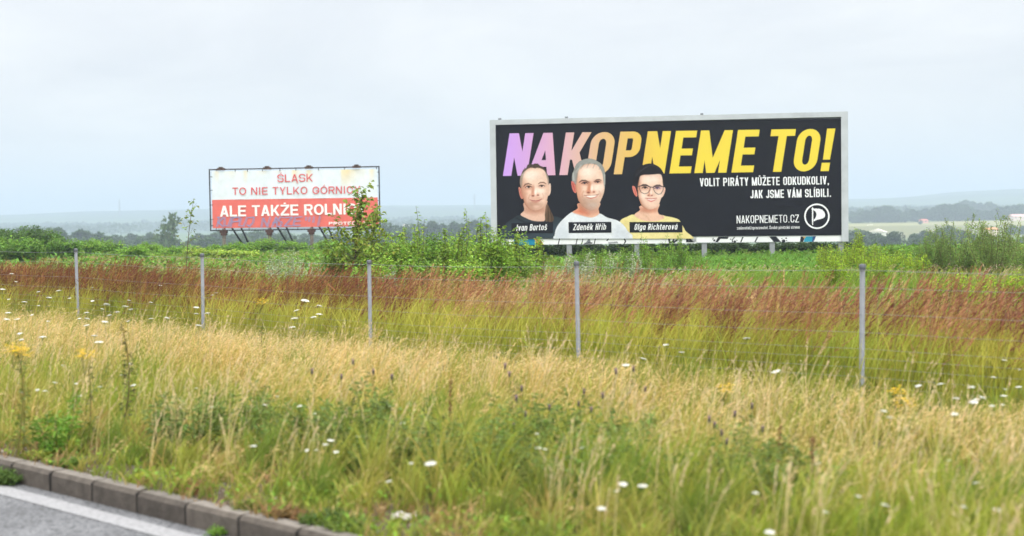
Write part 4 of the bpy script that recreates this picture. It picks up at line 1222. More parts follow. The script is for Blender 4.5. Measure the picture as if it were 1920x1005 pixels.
def tufts(X, Y, cell, pull, seed):
    """draw the blades together into tussocks; returns the new places and random numbers shared by each tussock"""
    i, j = np.floor(X / cell), np.floor(Y / cell)
    def hsh(k):
        q = np.sin(i * 127.1 + j * 311.7 + seed * 17.3 + k * 74.7) * 43758.5453
        return q - np.floor(q)
    cx, cy = (i + .15 + .7 * hsh(0)) * cell, (j + .15 + .7 * hsh(1)) * cell
    pl_ = pull * (.35 + .65 * rng.random(len(X)))
    return X + (cx - X) * pl_, Y + (cy - Y) * pl_, hsh(2), hsh(3), hsh(4)

GREEN0, GREEN1 = np.array([.12, .155, .022]), np.array([.30, .32, .055])
GOLD0, GOLD1 = np.array([.42, .33, .06]), np.array([.80, .535, .21])

# low green to yellow grass of the verge
X, Y = scatter(170000, 5.0, 24, .45)
X, Y, q1, q2, q3 = tufts(X, Y, .24, .75, 1)
s = s_of(X, Y); nz = fbm(X * .55, Y * .55, 11); n2 = fbm(X * 2.2, Y * 2.2, 12)
edge = .10 + .90 * smooth(-6.25, -5.75, s + (n2 - .5) * .7)
front = 1 - .8 * smooth(-4.8, -2.8, s + (fbm(X * .5, Y * .5, 21) - .5) * 5.0)
ok = (rng.random(len(X)) < edge * (.5 + .5 * front)) & (s > KERB_S + .12) & (s < 3.0)
X, Y, s, nz, n2, front, q1, q2, q3 = keep(ok, X, Y, s, nz, n2, front, q1, q2, q3)
n = len(X)
P = np.stack([X, Y, ground_h(X, Y) - .01], -1)
h = (.12 + .20 * rng.random(n) + front * .20 * rng.random(n)) * (.35 + .65 * smooth(-6.3, -5.3, s)) * (.7 + .6 * nz) * (.6 + .75 * q1)
yel = np.clip(-.05 + 1.6 * (n2 - .45) + .35 * smooth(-4.4, -2.6, s) + .25 * (rng.random(n) - .3) + .65 * (q2 > .55) * q3, 0, 1)[:, None]
red = ((q3 > .72) & (q2 < .5))[:, None] * (.35 + .5 * (1 - smooth(-5.8, -4.6, s)))[:, None]
deep = ((q1 > .6) & (q2 < .35))[:, None] * .75
c0 = jitter(np.array([.13, .17, .02]), n, .3) * (1 - .5 * yel) + np.array([.30, .22, .05]) * .5 * yel
c1 = jitter(np.array([.34, .40, .045]), n, .3) * (1 - yel * .75) + jitter(np.array([.62, .48, .15]), n, .25) * yel * .75
c0 = c0 + (np.array([.26, .13, .05]) - c0) * red; c1 = c1 + (np.array([.48, .29, .12]) - c1) * red * .8
c1 = c1 + (np.array([.14, .25, .03]) - c1) * deep; c0 = c0 + (np.array([.08, .14, .02]) - c0) * deep
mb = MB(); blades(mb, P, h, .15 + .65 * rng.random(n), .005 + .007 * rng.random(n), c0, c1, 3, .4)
# low leafy cover down to the kerb
X, Y = scatter(60000, 5.0, 13, .4)
s = s_of(X, Y); n2 = fbm(X * 1.8, Y * 1.8, 14); n3 = fbm(X * 3.1, Y * 3.1, 15)
X, Y, s, n2, n3 = keep((s > KERB_S + .085 - .05 * n3) & (s < -3.0) & (rng.random(len(X)) < .35 + .9 * smooth(.35, .6, n2)), X, Y, s, n2, n3)
n = len(X); P = np.stack([X, Y, ground_h(X, Y) + .0], -1)
br = smooth(.48, .62, n3)[:, None] * (.25 + .75 * (1 - smooth(-5.9, -5.0, s)))[:, None]
c1 = jitter(np.array([.27, .34, .04]), n, .35) * (1 - br) + jitter(np.array([.40, .25, .11]), n, .3) * br
blades(mb, P, (.05 + .12 * rng.random(n)) * (.6 + .8 * n2), .3 + .8 * rng.random(n), .006 + .007 * rng.random(n), c1 * .7, c1, 3, .3)
k = rng.random(n) < .3
D = unit(rng.normal(0, 1, (k.sum(), 3)) * [1, 1, .4] + [0, 0, .4])
leaves(mb, P[k] + np.stack([0 * X[k], 0 * X[k], .02 + .16 * rng.random(k.sum()) * n2[k]], -1), D, .022 + .025 * rng.random(k.sum()), .013 + .012 * rng.random(k.sum()), jitter(np.array([.19, .31, .035]), k.sum(), .4, .2))
# upright straw stalks with thin seed heads
X, Y = scatter(5200, 5.0, 17, .6)
X, Y, q1, q2, q3 = tufts(X, Y, .5, .55, 4)
s = s_of(X, Y)
X, Y, s, q1 = keep((s > -6.0) & (s < -1.5) & (q1 > .35), X, Y, s, q1)
n = len(X); P = np.stack([X, Y, ground_h(X, Y)], -1)
tip, tdir, d = blades(mb, P, (.34 + .26 * rng.random(n)) * (.7 + .5 * q1), .05 + .3 * rng.random(n), .0042 + .002 * rng.random(n), jitter(np.array([.45, .38, .14]), n), jitter(np.array([.72, .58, .32]), n), 4, .6)
panicles(mb, tip, tdir, d, .08 + .08 * rng.random(n), 9, .25, .03, .005 + .002 * rng.random(n), np.array([.66, .52, .30]), .3)
tag(mb.build('verge_grass', M_GRASS), 'short green and yellow grass covering the verge behind the kerb', 'grass', kind='stuff')

# dry golden grass
X, Y = scatter(125000, 5.2, 23, .7)
X, Y, q1, q2, q3 = tufts(X, Y, .34, .6, 2)
s = s_of(X, Y); nz = fbm(X * .5, Y * .5, 21); n2 = fbm(X * 1.7, Y * 1.7, 22)
tt = t_of(X, Y)
dens = (.12 + .88 * smooth(-4.9, -2.6, s + (nz - .5) * 5.0)) * (1 - smooth(-.5, .4, s + (n2 - .5) * .9)) * (.12 + 1.0 * smooth(.38, .58, n2)) * (.25 + 1.0 * q1)
dens = dens + .10 * smooth(-5.9, -5.2, s) * (1 - smooth(-1, 0, s))
X, Y, s, nz, n2, tt, q1, q2, q3 = keep((rng.random(len(X)) < dens) & (s > KERB_S + .2), X, Y, s, nz, n2, tt, q1, q2, q3)
n = len(X)
P = np.stack([X, Y, ground_h(X, Y) - .01], -1)
h = (.28 + .30 * rng.random(n)) * (.75 + .4 * nz) * (.7 + .3 * smooth(-6, -4, s)) * (1 - .25 * smooth(-3.0, .5, tt)) * (.7 + .55 * q2) * (1 - .62 * smooth(-2.4, -.4, s))
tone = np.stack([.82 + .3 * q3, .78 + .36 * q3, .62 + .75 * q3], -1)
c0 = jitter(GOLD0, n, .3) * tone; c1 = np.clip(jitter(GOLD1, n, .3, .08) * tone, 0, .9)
gr = (rng.random(n) < .24 + .2 * smooth(-2, 1.5, tt)) | ((q1 < .2) & (rng.random(n) < .8))
c0[gr] = jitter(np.array([.15, .19, .025]), gr.sum()); c1[gr] = jitter(np.array([.36, .40, .06]), gr.sum())
mb = MB()
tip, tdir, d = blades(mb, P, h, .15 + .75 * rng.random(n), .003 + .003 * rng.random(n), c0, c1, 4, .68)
sel = rng.random(n) < .5
panicles(mb, tip[sel], tdir[sel], d[sel], .09 + .08 * rng.random(sel.sum()), 6, .42, .034, np.full(sel.sum(), .0042), np.array([.78, .57, .27]), .5)
tag(mb.build('golden_grass', M_GRASS), 'dry golden grass bent by the wind between the kerb and the wire fence', 'grass', kind='stuff')

# tall reddish grass along and behind the fence
t_ = rng.random(30000) * 30 - 21
far = smooth(-4, -10, -(-t_)) if False else 1 - smooth(-10, -4, t_)
s = .0 + (2.5 - 1.2 * far) * rng.random(len(t_)) ** 1.1
X, Y = from_st(s, t_)
X, Y, q1, q2, q3 = tufts(X, Y, .42, .6, 3)
nz = fbm(t_ * .5, s * .8, 31); n2 = fbm(X * 1.9, Y * 1.9, 32)
ok = (Y > 6) & (np.abs(X) < .36 * 1.18 * Y + .5) & (rng.random(len(t_)) < (.25 + 1.0 * smooth(.33, .58, n2)) * smooth(-.1, .35, s + (n2 - .5) * .5) * (1 - .75 * smooth(1.5, 2.5, s)))
ok = ok & (rng.random(len(t_)) < .3 + .9 * q1)
X, Y, s, nz, n2, t_, far, q1, q2, q3 = keep(ok, X, Y, s, nz, n2, t_, far, q1, q2, q3)
n = len(X)
P = np.stack([X, Y, ground_h(X, Y) - .01], -1)
h = (.66 + .38 * rng.random(n)) * (.86 + .30 * nz) * (1 - .12 * smooth(-1.5, 3, t_)) * (.84 + .16 * smooth(0, .5, s)) * (1 - .10 * far)
h = h * (.86 + .26 * q2)
c0 = jitter(np.array([.20, .24, .02]), n, .2); c1 = jitter(np.array([.50, .40, .08]), n, .25)
mb = MB()
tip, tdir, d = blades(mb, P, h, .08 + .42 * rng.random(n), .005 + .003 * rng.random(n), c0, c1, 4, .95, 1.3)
kk = nz + .16 + .35 * (rng.random(n) - .5) + .55 * (q3 - .5)
base_red = np.stack([np.interp(kk, [.2, .4, .6, .8], q) for q in ((.50, .385, .30, .20), (.33, .172, .105, .065), (.16, .092, .066, .045))], -1) * (.7 + .6 * rng.random((n, 1))) * (1 - far[:, None] * [.12, .10, .35])
hp = rng.random(n) < .93
panicles(mb, tip[hp], tdir[hp], d[hp], (.15 + .2 * rng.random(n))[hp], 17, .30, .055, .0052 + .003 * rng.random(hp.sum()), base_red[hp], .5)
tag(mb.build('reddish_grass', M_GRASS), 'tall reddish brown flowering grass along the wire fence', 'grass', kind='stuff')

# green leaves and stems at the foot of the tall grass
t_ = rng.random(42000) * 30 - 21
s = -.15 + 2.4 * rng.random(len(t_))
X, Y = from_st(s, t_)
n2 = fbm(X * 1.5, Y * 1.5, 33)
ok = (Y > 6) & (np.abs(X) < .36 * 1.18 * Y + .5) & (rng.random(len(t_)) < smooth(-.25, .2, s + (n2 - .5) * .6))
X, Y, s, n2 = keep(ok, X, Y, s, n2)
n = len(X)
P = np.stack([X, Y, ground_h(X, Y) - .01], -1)
yel = np.clip(.3 + 1.4 * (n2 - .45) + .3 * (rng.random(n) - .5), 0, 1)[:, None]
c0 = jitter(np.array([.24, .28, .02]), n); c1 = jitter(np.array([.38, .43, .06]), n, .4, .16) * (1 - yel) + jitter(np.array([.72, .60, .12]), n, .25) * yel
mb = MB(); blades(mb, P, .42 + .34 * rng.random(n), .15 + .5 * rng.random(n), .006 + .005 * rng.random(n), c0, c1, 4, .7)
tag(mb.build('tall_grass', M_GRASS), 'tall green leafy grass under the reddish seed heads by the fence', 'grass', kind='stuff')

# meadow beyond the fence
X, Y = scatter(170000, 11, 92, .35, 1.2)
s = s_of(X, Y); nz = fbm(X * .16, Y * .16, 41); n2 = fbm(X * .6, Y * .6, 42)
X, Y, s, nz, n2 = keep((s > 1.2) & (rng.random(len(X)) < .55 + .45 * smooth(.35, .55, n2)), X, Y, s, nz, n2)
n = len(X)
P = np.stack([X, Y, ground_h(X, Y) - .02], -1)
k = rng.random(n)
lush = smooth(.42, .58, nz + .25 * (n2 - .5))[:, None]
c0 = jitter(np.array([.14, .20, .02]), n); c1 = jitter(np.array([.22, .33, .035]), n, .35, .16) * lush + jitter(np.array([.42, .41, .08]), n, .25, .12) * (1 - lush)
pink = (k < .30 * (1 - lush[:, 0]))
c1[pink] = jitter(np.array([.52, .40, .25]), pink.sum())
h = (.28 + .34 * rng.random(n)) * (.75 + .6 * n2) * (1 - .74 * smooth(22, 44, Y))
mb = MB()
tip, tdir, d = blades(mb, P, h, .2 + .45 * rng.random(n), (.006 + .006 * rng.random(n)) * np.clip(Y / 14, 1, 3.6), c0, c1, 3, .7)
sel = pink & (Y < 75)
panicles(mb, tip[sel], tdir[sel], d[sel], .18 + .1 * rng.random(sel.sum()), 6, .3, .06, .006 * np.clip(Y[sel] / 16, 1, 2.5), np.array([.50, .36, .26]), .6)
# broad low herbs between the grass
X, Y = scatter(60000, 14, 88, .4, 1.2)
s = s_of(X, Y); n2 = fbm(X * .35, Y * .35, 44)
X, Y, n2 = keep((s > 1.6) & (rng.random(len(X)) < smooth(.4, .62, n2)), X, Y, n2)
n = len(X); gh = ground_h(X, Y)
D = unit(rng.normal(0, 1, (n, 3)) * [1, 1, .5] + [0, 0, .3])
sz = (.05 + .06 * rng.random(n)) * np.clip(Y / 22, .8, 2.2)
leaves(mb, np.stack([X, Y, gh + .08 + .4 * rng.random(n) * (.4 + n2) * (1 - .78 * smooth(22, 44, Y))], -1), D, sz, sz * .55, jitter(np.array([.14, .26, .03]), n, .35, .2))
tag(mb.build('meadow_grass', M_GRASS), 'green and straw coloured meadow growing between the fence and the billboards', 'grass', kind='stuff')

# bright green reedy grass below the large billboard
X = rng.random(16000) * 8.4 + 3.2; Y = 30 + 15 * rng.random(16000)
px = 960 + FPX * X / Y
ok = (px > 1245) & (px < 1600) & (rng.random(len(X)) < .9)
X, Y = keep(ok, X, Y); n = len(X)
P = np.stack([X, Y, ground_h(X, Y) - .02], -1)
mb = MB(); blades(mb, P, .17 + .19 * rng.random(n), .2 + .6 * rng.random(n), .02 + .016 * rng.random(n), jitter(np.array([.08, .17, .02]), n), jitter(np.array([.17, .36, .05]), n, .35), 3, .8)
tag(mb.build('reed_grass', M_GRASS), 'broad bright green reedy grass in front of the large billboard', 'grass', kind='stuff')

# small stones and dry litter in the bare strip behind the kerb
mb = MB()
for k in range(1500):
    s_ = KERB_S + .17 + abs(random.gauss(0, .22)); t = random.uniform(-13, 2.5)
    x, y = from_st(s_, t)
    r = random.uniform(.004, .016)
    v = unit(np.random.RandomState(k).normal(0, 1, (6, 3))) * r * [1, 1, .6] + [x, y, float(ground_h(x, y)) + r * .3]
    sh = random.uniform(.14, .5)
    mb.add(v, [[0, 1, 2], [0, 2, 3], [0, 3, 4], [0, 4, 5], [1, 2, 5], [2, 3, 5], [3, 4, 1], [1, 4, 5], [0, 5, 1]], np.array([sh, sh * .93, sh * .84]))
tag(mb.build('gravel', M_STONE), 'grey gravel and grit along the back of the kerb', 'gravel', kind='stuff')

# ------------------------------------------------------------------ wild carrot umbels
def umbel_mesh(seed, r=.042, flat=.35):
    rr = np.random.RandomState(seed)
    hm, sm = MB(), MB()
    n = 30
    for k in range(n):
        a = k * 2.39996; q = math.sqrt((k + .5) / n)
        x, y = r * q * math.cos(a), r * q * math.sin(a)
        z = r * flat * (1 - q * q) + rr.normal(0, .0012)
        c = np.array([x, y, z]); rad = r * .2 * (.8 + .5 * rr.rand())
        th = np.arange(6) * math.pi / 3 + rr.rand() * 3
        ring = np.stack([np.cos(th) * rad, np.sin(th) * rad, -np.full(6, rad * .25)], -1)
        tilt = np.array([x, y]) / r * .5
        ring[:, 2] -= ring[:, :2] @ tilt
        v = np.concatenate([[c], c + ring])
        sh = .62 + .14 * rr.rand()
        hm.add(v, [[0, i + 1, (i + 1) % 6 + 1] for i in range(6)], np.array([sh, sh, sh * .9]))
        if k % 2 == 0:
            sm.tube([(0, 0, -r * .75), (x * .6, y * .6, z - r * .3), (x, y, z - .001)], .0007, np.array([.2, .26, .07]), 4, False)
    return hm, sm

FL = []
for sd in range(5):
    hm, sm = umbel_mesh(sd, .036 + .003 * sd, .12 + .09 * (sd % 3))
    FL.append((hm.mesh('flower_head', M_PETAL), sm))
ZONE = {
    'a': ('small flat white wild carrot umbel among the golden grass by the two leftmost fence posts', 'wild carrot umbels by the leftmost fence posts'),
    'b': ('white wild carrot umbel in the loose cluster just left of the third fence post', 'wild carrot umbels left of the third fence post'),
    'c': ('white umbel in the thin green grass right of the nearest fence post', 'umbels right of the nearest fence post'),
    'd': ('blurred white umbel in the green verge between the kerb and the golden grass', 'umbels in the near verge'),
    'e': ('lone white umbel in the grass between the two nearest fence posts', 'umbels between the two nearest fence posts'),
}
FP = {'a': [(22, 513), (300, 535), (5, 542), (173, 539), (72, 547), (92, 558), (130, 559), (16, 561), (46, 566), (72, 573), (173, 564), (200, 570), (192, 579), (242, 563), (283, 567), (235, 574), (245, 580), (162, 586), (163, 597), (149, 597), (205, 591), (162, 610), (197, 603), (240, 602), (283, 597), (313, 596), (15, 586), (13, 598), (32, 598), (90, 602), (398, 553), (404, 549), (368, 576), (368, 588), (389, 587), (372, 610), (37, 625), (40, 637), (80, 632), (177, 629), (185, 641), (30, 528), (110, 545), (60, 590), (220, 585)],
      'b': [(554, 541), (584, 554), (572, 563), (599, 573), (556, 582), (552, 597), (599, 589), (588, 594), (548, 613)],
      'c': [(1883, 675), (1911, 693), (1863, 707), (1763, 720), (1722, 723), (1821, 726), (1885, 730), (1910, 725), (1842, 745), (1825, 753), (1882, 742), (1793, 747), (1860, 761), (1832, 748), (1880, 759), (1657, 770), (1668, 782), (1790, 776)],
      'd': [(173, 669), (117, 685), (245, 682), (70, 731), (84, 733), (103, 717), (143, 719), (188, 725), (250, 722), (228, 703), (368, 728), (520, 743), (397, 763), (497, 759), (563, 761), (475, 836), (575, 844), (593, 844), (610, 833), (630, 847), (620, 825), (733, 761), (755, 793), (672, 818), (820, 817), (807, 868), (771, 868), (729, 902), (1006, 813), (1010, 840), (1022, 842), (1092, 839), (1168, 907), (1205, 910), (1157, 920), (1128, 953), (1533, 869), (1780, 863), (1517, 915), (1660, 947), (1443, 997), (1417, 924), (1807, 950), (1548, 960), (590, 775), (150, 742), (40, 735), (1870, 955), (1610, 930), (1830, 905)],
      'e': [(1455, 696), (1400, 634), (1248, 646), (1278, 660), (1206, 672), (1173, 684)]}
frng = random.Random(11)
for z, lst in FP.items():
    for (px, py) in lst:
        zz = {'a': .62, 'b': .62, 'c': .5, 'd': .46, 'e': .58}[z] + frng.uniform(-.06, .08)
        if z == 'd' and py > 800:
            zz = .36 + frng.uniform(-.05, .1)
        dd = ray(px, py)
        Yv = (zz - EYE) / dd[2] * dd[1]
        if z == 'a' and py < 560: Yv = min(Yv, 20.5)
        w = at(px, py, Yv)
        gz0 = float(ground_h(w[0], w[1]))
        if s_of(w[0], w[1]) < KERB_S + .3: continue
        f = empty('wild_carrot', (w[0], w[1], gz0), ZONE[z][0], 'flower', ZONE[z][1], frng.uniform(0, 6.28))
        me, sm = FL[frng.randrange(5)]
        ho = bpy.data.objects.new('flower_head', me); COL.objects.link(ho); ho.parent = f
        big = 1.6 if (px, py) in ((300, 535), (807, 868)) else 1.0
        sc = big * frng.uniform(.6, 1.05) * {'a': .85, 'b': 1.0, 'c': .55, 'd': .46, 'e': .8}[z]
        H = w[2] - gz0
        ho.location = (0, 0, H); ho.scale = (sc,) * 3
        ho.rotation_euler = (frng.uniform(-.2, .2), frng.uniform(-.1, .3), 0)
        st = MB(); st.tube([(-.05, frng.uniform(-.04, .04), 0), (-.02, 0, H * .5), (0, 0, H - .03 * sc)], [.0026, .002, .0013], np.array([.2, .25, .06]), 5, False)
        for v_, f_, c_ in zip(sm.v, sm.f, sm.c):
            st.add(v_ * sc + [0, 0, H], f_ - f_.min(), c_)
        st.build('stem', M_LEAF, f)

# ------------------------------------------------------------------ weeds of the near verge
def place_ground(px, py, z=.1):
    d = ray(px, py); Y = (z - EYE) / d[2] * d[1]
    w = at(px, py, Y); return np.array([w[0], w[1], float(ground_h(w[0], w[1]))])

def knapweed(px, Y, H, spread, n, label, col=(.085, .14, .035), heads=()):
    g = gpos(px, Y)
    root = empty('knapweed', g, label, 'weed', 'knapweed clumps in the verge')
    lm, sm = MB(), MB()
    leafy(lm, sm, max(3, int(n * .85)), H, spread * 1.2, .06, 54, col, (.10, .12, .04), .05, .1, .05, .34, .0012, .003)
    sm.build('stem', M_LEAF, root); lm.build('foliage', M_LEAF, root)
    for (hx, hy) in heads:
        w = at(hx, hy + 8, Y + frng.uniform(-.2, .2))
        l = w - g
        fh = MB(); r = .0085
        th = np.linspace(0, 2 * math.pi, 9)[:-1]
        prof = [(0, -.018), (.8, -.010), (1.0, 0), (.75, .010), (.5, .014)]
        v = np.concatenate([np.stack([np.cos(th) * r * a, np.sin(th) * r * a, np.full(8, b)], -1) for a, b in prof])
        f = [[i * 8 + j, i * 8 + (j + 1) % 8, (i + 1) * 8 + (j + 1) % 8] for i in range(4) for j in range(8)] + [[i * 8 + j, (i + 1) * 8 + (j + 1) % 8, (i + 1) * 8 + j] for i in range(4) for j in range(8)]
        fh.add(v + l, f, np.array([.12, .10, .10]))
        for j in range(22):
            a = frng.uniform(0, 6.28); e = frng.uniform(.3, 1.3)
            d = np.array([math.cos(a) * math.cos(e), math.sin(a) * math.cos(e), math.sin(e)])
            s_ = np.cross(d, [0, 0, 1]) * .003
            b = l + np.array([0, 0, .01])
            fh.add([b - s_, b + s_, b + d * .022], [[0, 1, 2]], np.array([.22, .11, .26]))
        fh.tube([l * [.6, .6, .35], l * [.9, .9, .75], l - [0, 0, .015]], .0012, np.array([.12, .15, .05]), 4, False)
        fh.build('flower_head', M_PETAL, root)

K = [(390, 9.6, .56, .42, 26, 'broad dark green weed clump in the golden grass below the second fence post', ()),
     (455, 9.9, .48, .3, 14, 'smaller dark weed clump right of the broad clump below the second fence post', ()),
     (610, 9.3, .52, .36, 20, 'dark green weed clump in the verge left of the third fence post foot', [(585, 690), (640, 700)]),
     (705, 9.2, .58, .38, 24, 'tall green weed clump in front of the third fence post', [(662, 672), (700, 690), (735, 700)]),
     (790, 8.2, .44, .3, 14, 'low green weed clump between the third and fourth posts, nearer the kerb', ()),
     (985, 8.7, .54, .38, 20, 'knapweed with dark purple heads below the left half of the large billboard', [(985, 770), (1030, 757), (968, 740), (963, 792), (955, 695), (947, 680), (978, 722)]),
     (1105, 8.7, .54, .38, 20, 'knapweed with dark purple heads below the fourth fence post', [(1085, 750), (1109, 762), (1095, 727), (1155, 690), (1188, 685), (1210, 723), (1130, 735)]),
     (1090, 7.6, .42, .3, 12, 'deep green weed clump in front of the purple knapweeds', ()),
     (1440, 7.6, .42, .3, 12, 'dark weed clump below the left of the nearest fence post', [(1353, 805), (1362, 822), (1430, 798), (1480, 900)]),
     (1360, 8.2, .44, .28, 14, 'thin grey green weed clump with dark heads left of the nearest fence post', [(1340, 790), (1378, 770), (1410, 755), (1330, 780)]),
     (1060, 5.7, .22, .22, 24, 'bright green broadleaf clump at the bottom of the verge', ()),
     (1165, 5.7, .24, .2, 22, 'second bright green broadleaf clump at the bottom of the verge', ()),
     (100, 9.6, .42, .2, 10, 'bright green leafy tuft in the golden grass near the yellow ragworts', ()),
     (1320, 5.5, .2, .18, 16, 'bright low leafy clump at the bottom right of the verge', ())]
for (px, Y, H, sp_, n_, lb) in ((330, 9.4, .46, .3, 12, 'sparse dark weed clump at the left of the broad clump'), (540, 9.0, .44, .3, 14, 'dark weed clump midway between the broad clump and the third fence post'), (660, 8.7, .46, .32, 16, 'dark leafy clump just left of the tall clump'),
                                (760, 8.5, .46, .3, 14, 'ragged dark weed clump right of the tall clump'), (850, 8.0, .4, .3, 12, 'low dark clump beside the thin dock spike'), (930, 8.2, .46, .32, 16, 'leafy dark clump left of the knapweeds with purple heads'),
                                (1040, 8.1, .48, .34, 18, 'dense dark leafy clump between the two purple headed knapweeds'), (1170, 8.2, .46, .3, 14, 'dark leafy clump at the right of the purple headed knapweeds'), (1260, 7.8, .38, .26, 10, 'thin dark clump below the gap before the nearest fence post'),
                                (1500, 7.4, .36, .26, 10, 'grey green weed clump below the nearest fence post')):
    K.append((px, Y, H, sp_, n_, lb, ()))
for k, a in enumerate(K):
    col = (.175, .25, .055) if k < 10 or k > 13 else (.16, .30, .035)
    knapweed(a[0], a[1], a[2], a[3], a[4], a[5], col, a[6])

def ragwort(px, py, Y, H, label, yellow=True):
    g = gpos(px, Y); w = at(px, py, Y); H = w[2] - g[2]
    root = empty('ragwort', g, label, 'flower', 'yellow ragworts in the verge')
    lm, sm, fm_ = MB(), MB(), MB()
    leafy(lm, sm, 1, H, .01, .05, 60, (.17, .21, .04), (.16, .14, .04), .1, .1, .04, .4, .003, .005)
    for k in range(40):
        a = frng.uniform(0, 6.28); q = .075 * math.sqrt(frng.random())
        c = np.array([math.cos(a) * q + .02, math.sin(a) * q, H + frng.uniform(-.05, .015)])
        th = np.arange(8) * math.pi / 4
        ring = np.stack([np.cos(th) * .011, np.sin(th) * .011, np.where(np.arange(8) % 2, .0, .003)], -1)
        cc = np.array([.72, .47, .02]) if yellow else np.array([.42, .30, .05])
        fm_.add(np.concatenate([[c + [0, 0, .004]], c + ring]), [[0, i + 1, (i + 1) % 8 + 1] for i in range(8)], cc * frng.uniform(.8, 1.1))
        if k % 4 == 0: sm.tube([(0, 0, H - .16), c * [.5, .5, 1] - [0, 0, .05], c], .001, np.array([.2, .22, .05]), 4, False)
    sm.build('stem', M_LEAF, root); lm.build('foliage', M_LEAF, root); fm_.build('flower_head', M_PETAL, root)
ragwort(16, 648, 9.4, .6, 'bright yellow ragwort by the edge below the leftmost fence post')
ragwort(30, 655, 9.6, .6, 'second yellow ragwort head, beside the one at the edge')
ragwort(151, 660, 9.7, .6, 'small yellow ragwort right of the pair at the edge')
g = gpos(209, 10.0); H_ = at(211, 606, 10.0)[2] - g[2]
root = empty('ragwort', g, 'tall dark ragwort stalk with fading yellowish top, below the gap between the two leftmost posts', 'flower', 'yellow ragworts in the verge')
lm, sm, fm_ = MB(), MB(), MB()
leafy(lm, sm, 1, H_ * 1.02, .012, .045, 110, (.11, .12, .04), (.13, .10, .04), .08, .0, .035, .32, .003, .007)
for k in range(60):
    a_, q_ = frng.uniform(0, 6.28), .075 * math.sqrt(frng.random())
    c_ = np.array([math.cos(a_) * q_ + .05, math.sin(a_) * q_, H_ - .02 + frng.uniform(-.05, .02)])
    th_ = np.arange(6) * math.pi / 3
    fm_.add(np.concatenate([[c_ + [0, 0, .004]], c_ + np.stack([np.cos(th_) * .009, np.sin(th_) * .009, 0 * th_], -1)]), [[0, i + 1, (i + 1) % 6 + 1] for i in range(6)], np.array([.40, .30, .05]) * frng.uniform(.6, 1.1))
sm.build('stem', M_LEAF, root); lm.build('foliage', M_LEAF, root); fm_.build('flower_head', M_PETAL, root)
ragwort(483, 562, 15.5, .6, 'small yellow flower in the green grass left of the white umbel cluster')
ragwort(1675, 727, 10.6, .5, 'small orange yellow flower just right of the nearest fence post')
ragwort(1352, 724, 10.8, .5, 'small yellow flower left of the nearest fence post')
ragwort(1690, 750, 9.8, .5, 'tiny yellow flower in the grass right of the nearest fence post foot')

# dock spikes
for (px, py, Y, lb) in ((1453, 800, 7.8, 'rusty brown dock spike in the grass left of the nearest fence post'), (1515, 820, 7.4, 'second rusty dock spike, closer to the nearest fence post'), (835, 708, 9.4, 'thin dark dock spike in the golden grass below the tall grass')):
    g = gpos(px, Y); H = at(px, py, Y)[2] - g[2]
    root = empty('dock_plant', g, lb, 'weed', 'dock spikes')
    sm, lm = MB(), MB()
    sm.tube([(0, 0, 0), (.01, 0, H * .6), (.02, 0, H)], [.003, .0025, .001], np.array([.2, .09, .05]), 5, False)
    n = 130; u = .45 + .55 * rng.random(n)
    D = unit(rng.normal(0, 1, (n, 3)) + [0, 0, .5])
    leaves(lm, np.stack([.02 * u + rng.normal(0, .005, n), rng.normal(0, .005, n), u * H], -1), D, .016, .009, jitter(np.array([.22, .09, .05]), n, .3))
    sm.build('stem', M_LEAF, root); lm.build('seed_head', M_LEAF, root)

# kerb weeds and litter
def weed(px, py, H, sp, n, label, col, leaf=.045):
    g = place_ground(px, py, .1 if True else 0)
    if s_of(g[0], g[1]) < KERB_S:
        g = place_ground(px, py, 0.0); g[2] = 0.0
    root = empty('weed', g, label, 'weed', 'weeds along the kerb')
    lm, sm = MB(), MB()
    leafy(lm, sm, int(n * 1.3), H * .85, sp * 1.6, leaf * .85, 22, np.array(col) * [1.15, .85, 1.0], (.12, .15, .04), .02, .1, .05, .5, .001, .002)
    sm.build('stem', M_LEAF, root); lm.build('foliage', M_LEAF, root)
weed(10, 907, .12, .10, 44, 'dense green weed tuft growing in the gutter against the kerb', (.085, .20, .03), .035)
weed(268, 905, .05, .05, 10, 'bright yellow green broadleaf weed on the back edge of the kerb', (.28, .42, .03), .05)
weed(70, 862, .07, .07, 12, 'yellow green weed at the back of the kerb near the gutter tuft', (.22, .36, .04))
weed(128, 876, .06, .08, 14, 'low green weed behind the kerb right of the yellow green one', (.12, .26, .03))
weed(410, 1003, .04, .04, 12, 'small green weed at the road edge below the kerb', (.12, .30, .03), .03)
weed(610, 985, .08, .09, 24, 'dark green weed cushion spilling over the kerb end', (.09, .20, .03))
weed(655, 992, .07, .08, 18, 'green weed beside the cushion at the kerb end', (.11, .23, .03))
weed(660, 1000, .06, .08, 18, 'low green weed in front of the white litter', (.12, .24, .03))
weed(350, 925, .09, .06, 14, 'brownish weed at the back of the kerb below the dark clumps', (.26, .17, .07))
weed(470, 958, .07, .07, 14, 'pale green weed leaning over the kerb', (.16, .24, .04))
weed(530, 975, .08, .07, 16, 'brown green weed behind the kerb left of the cushion', (.2, .17, .05))

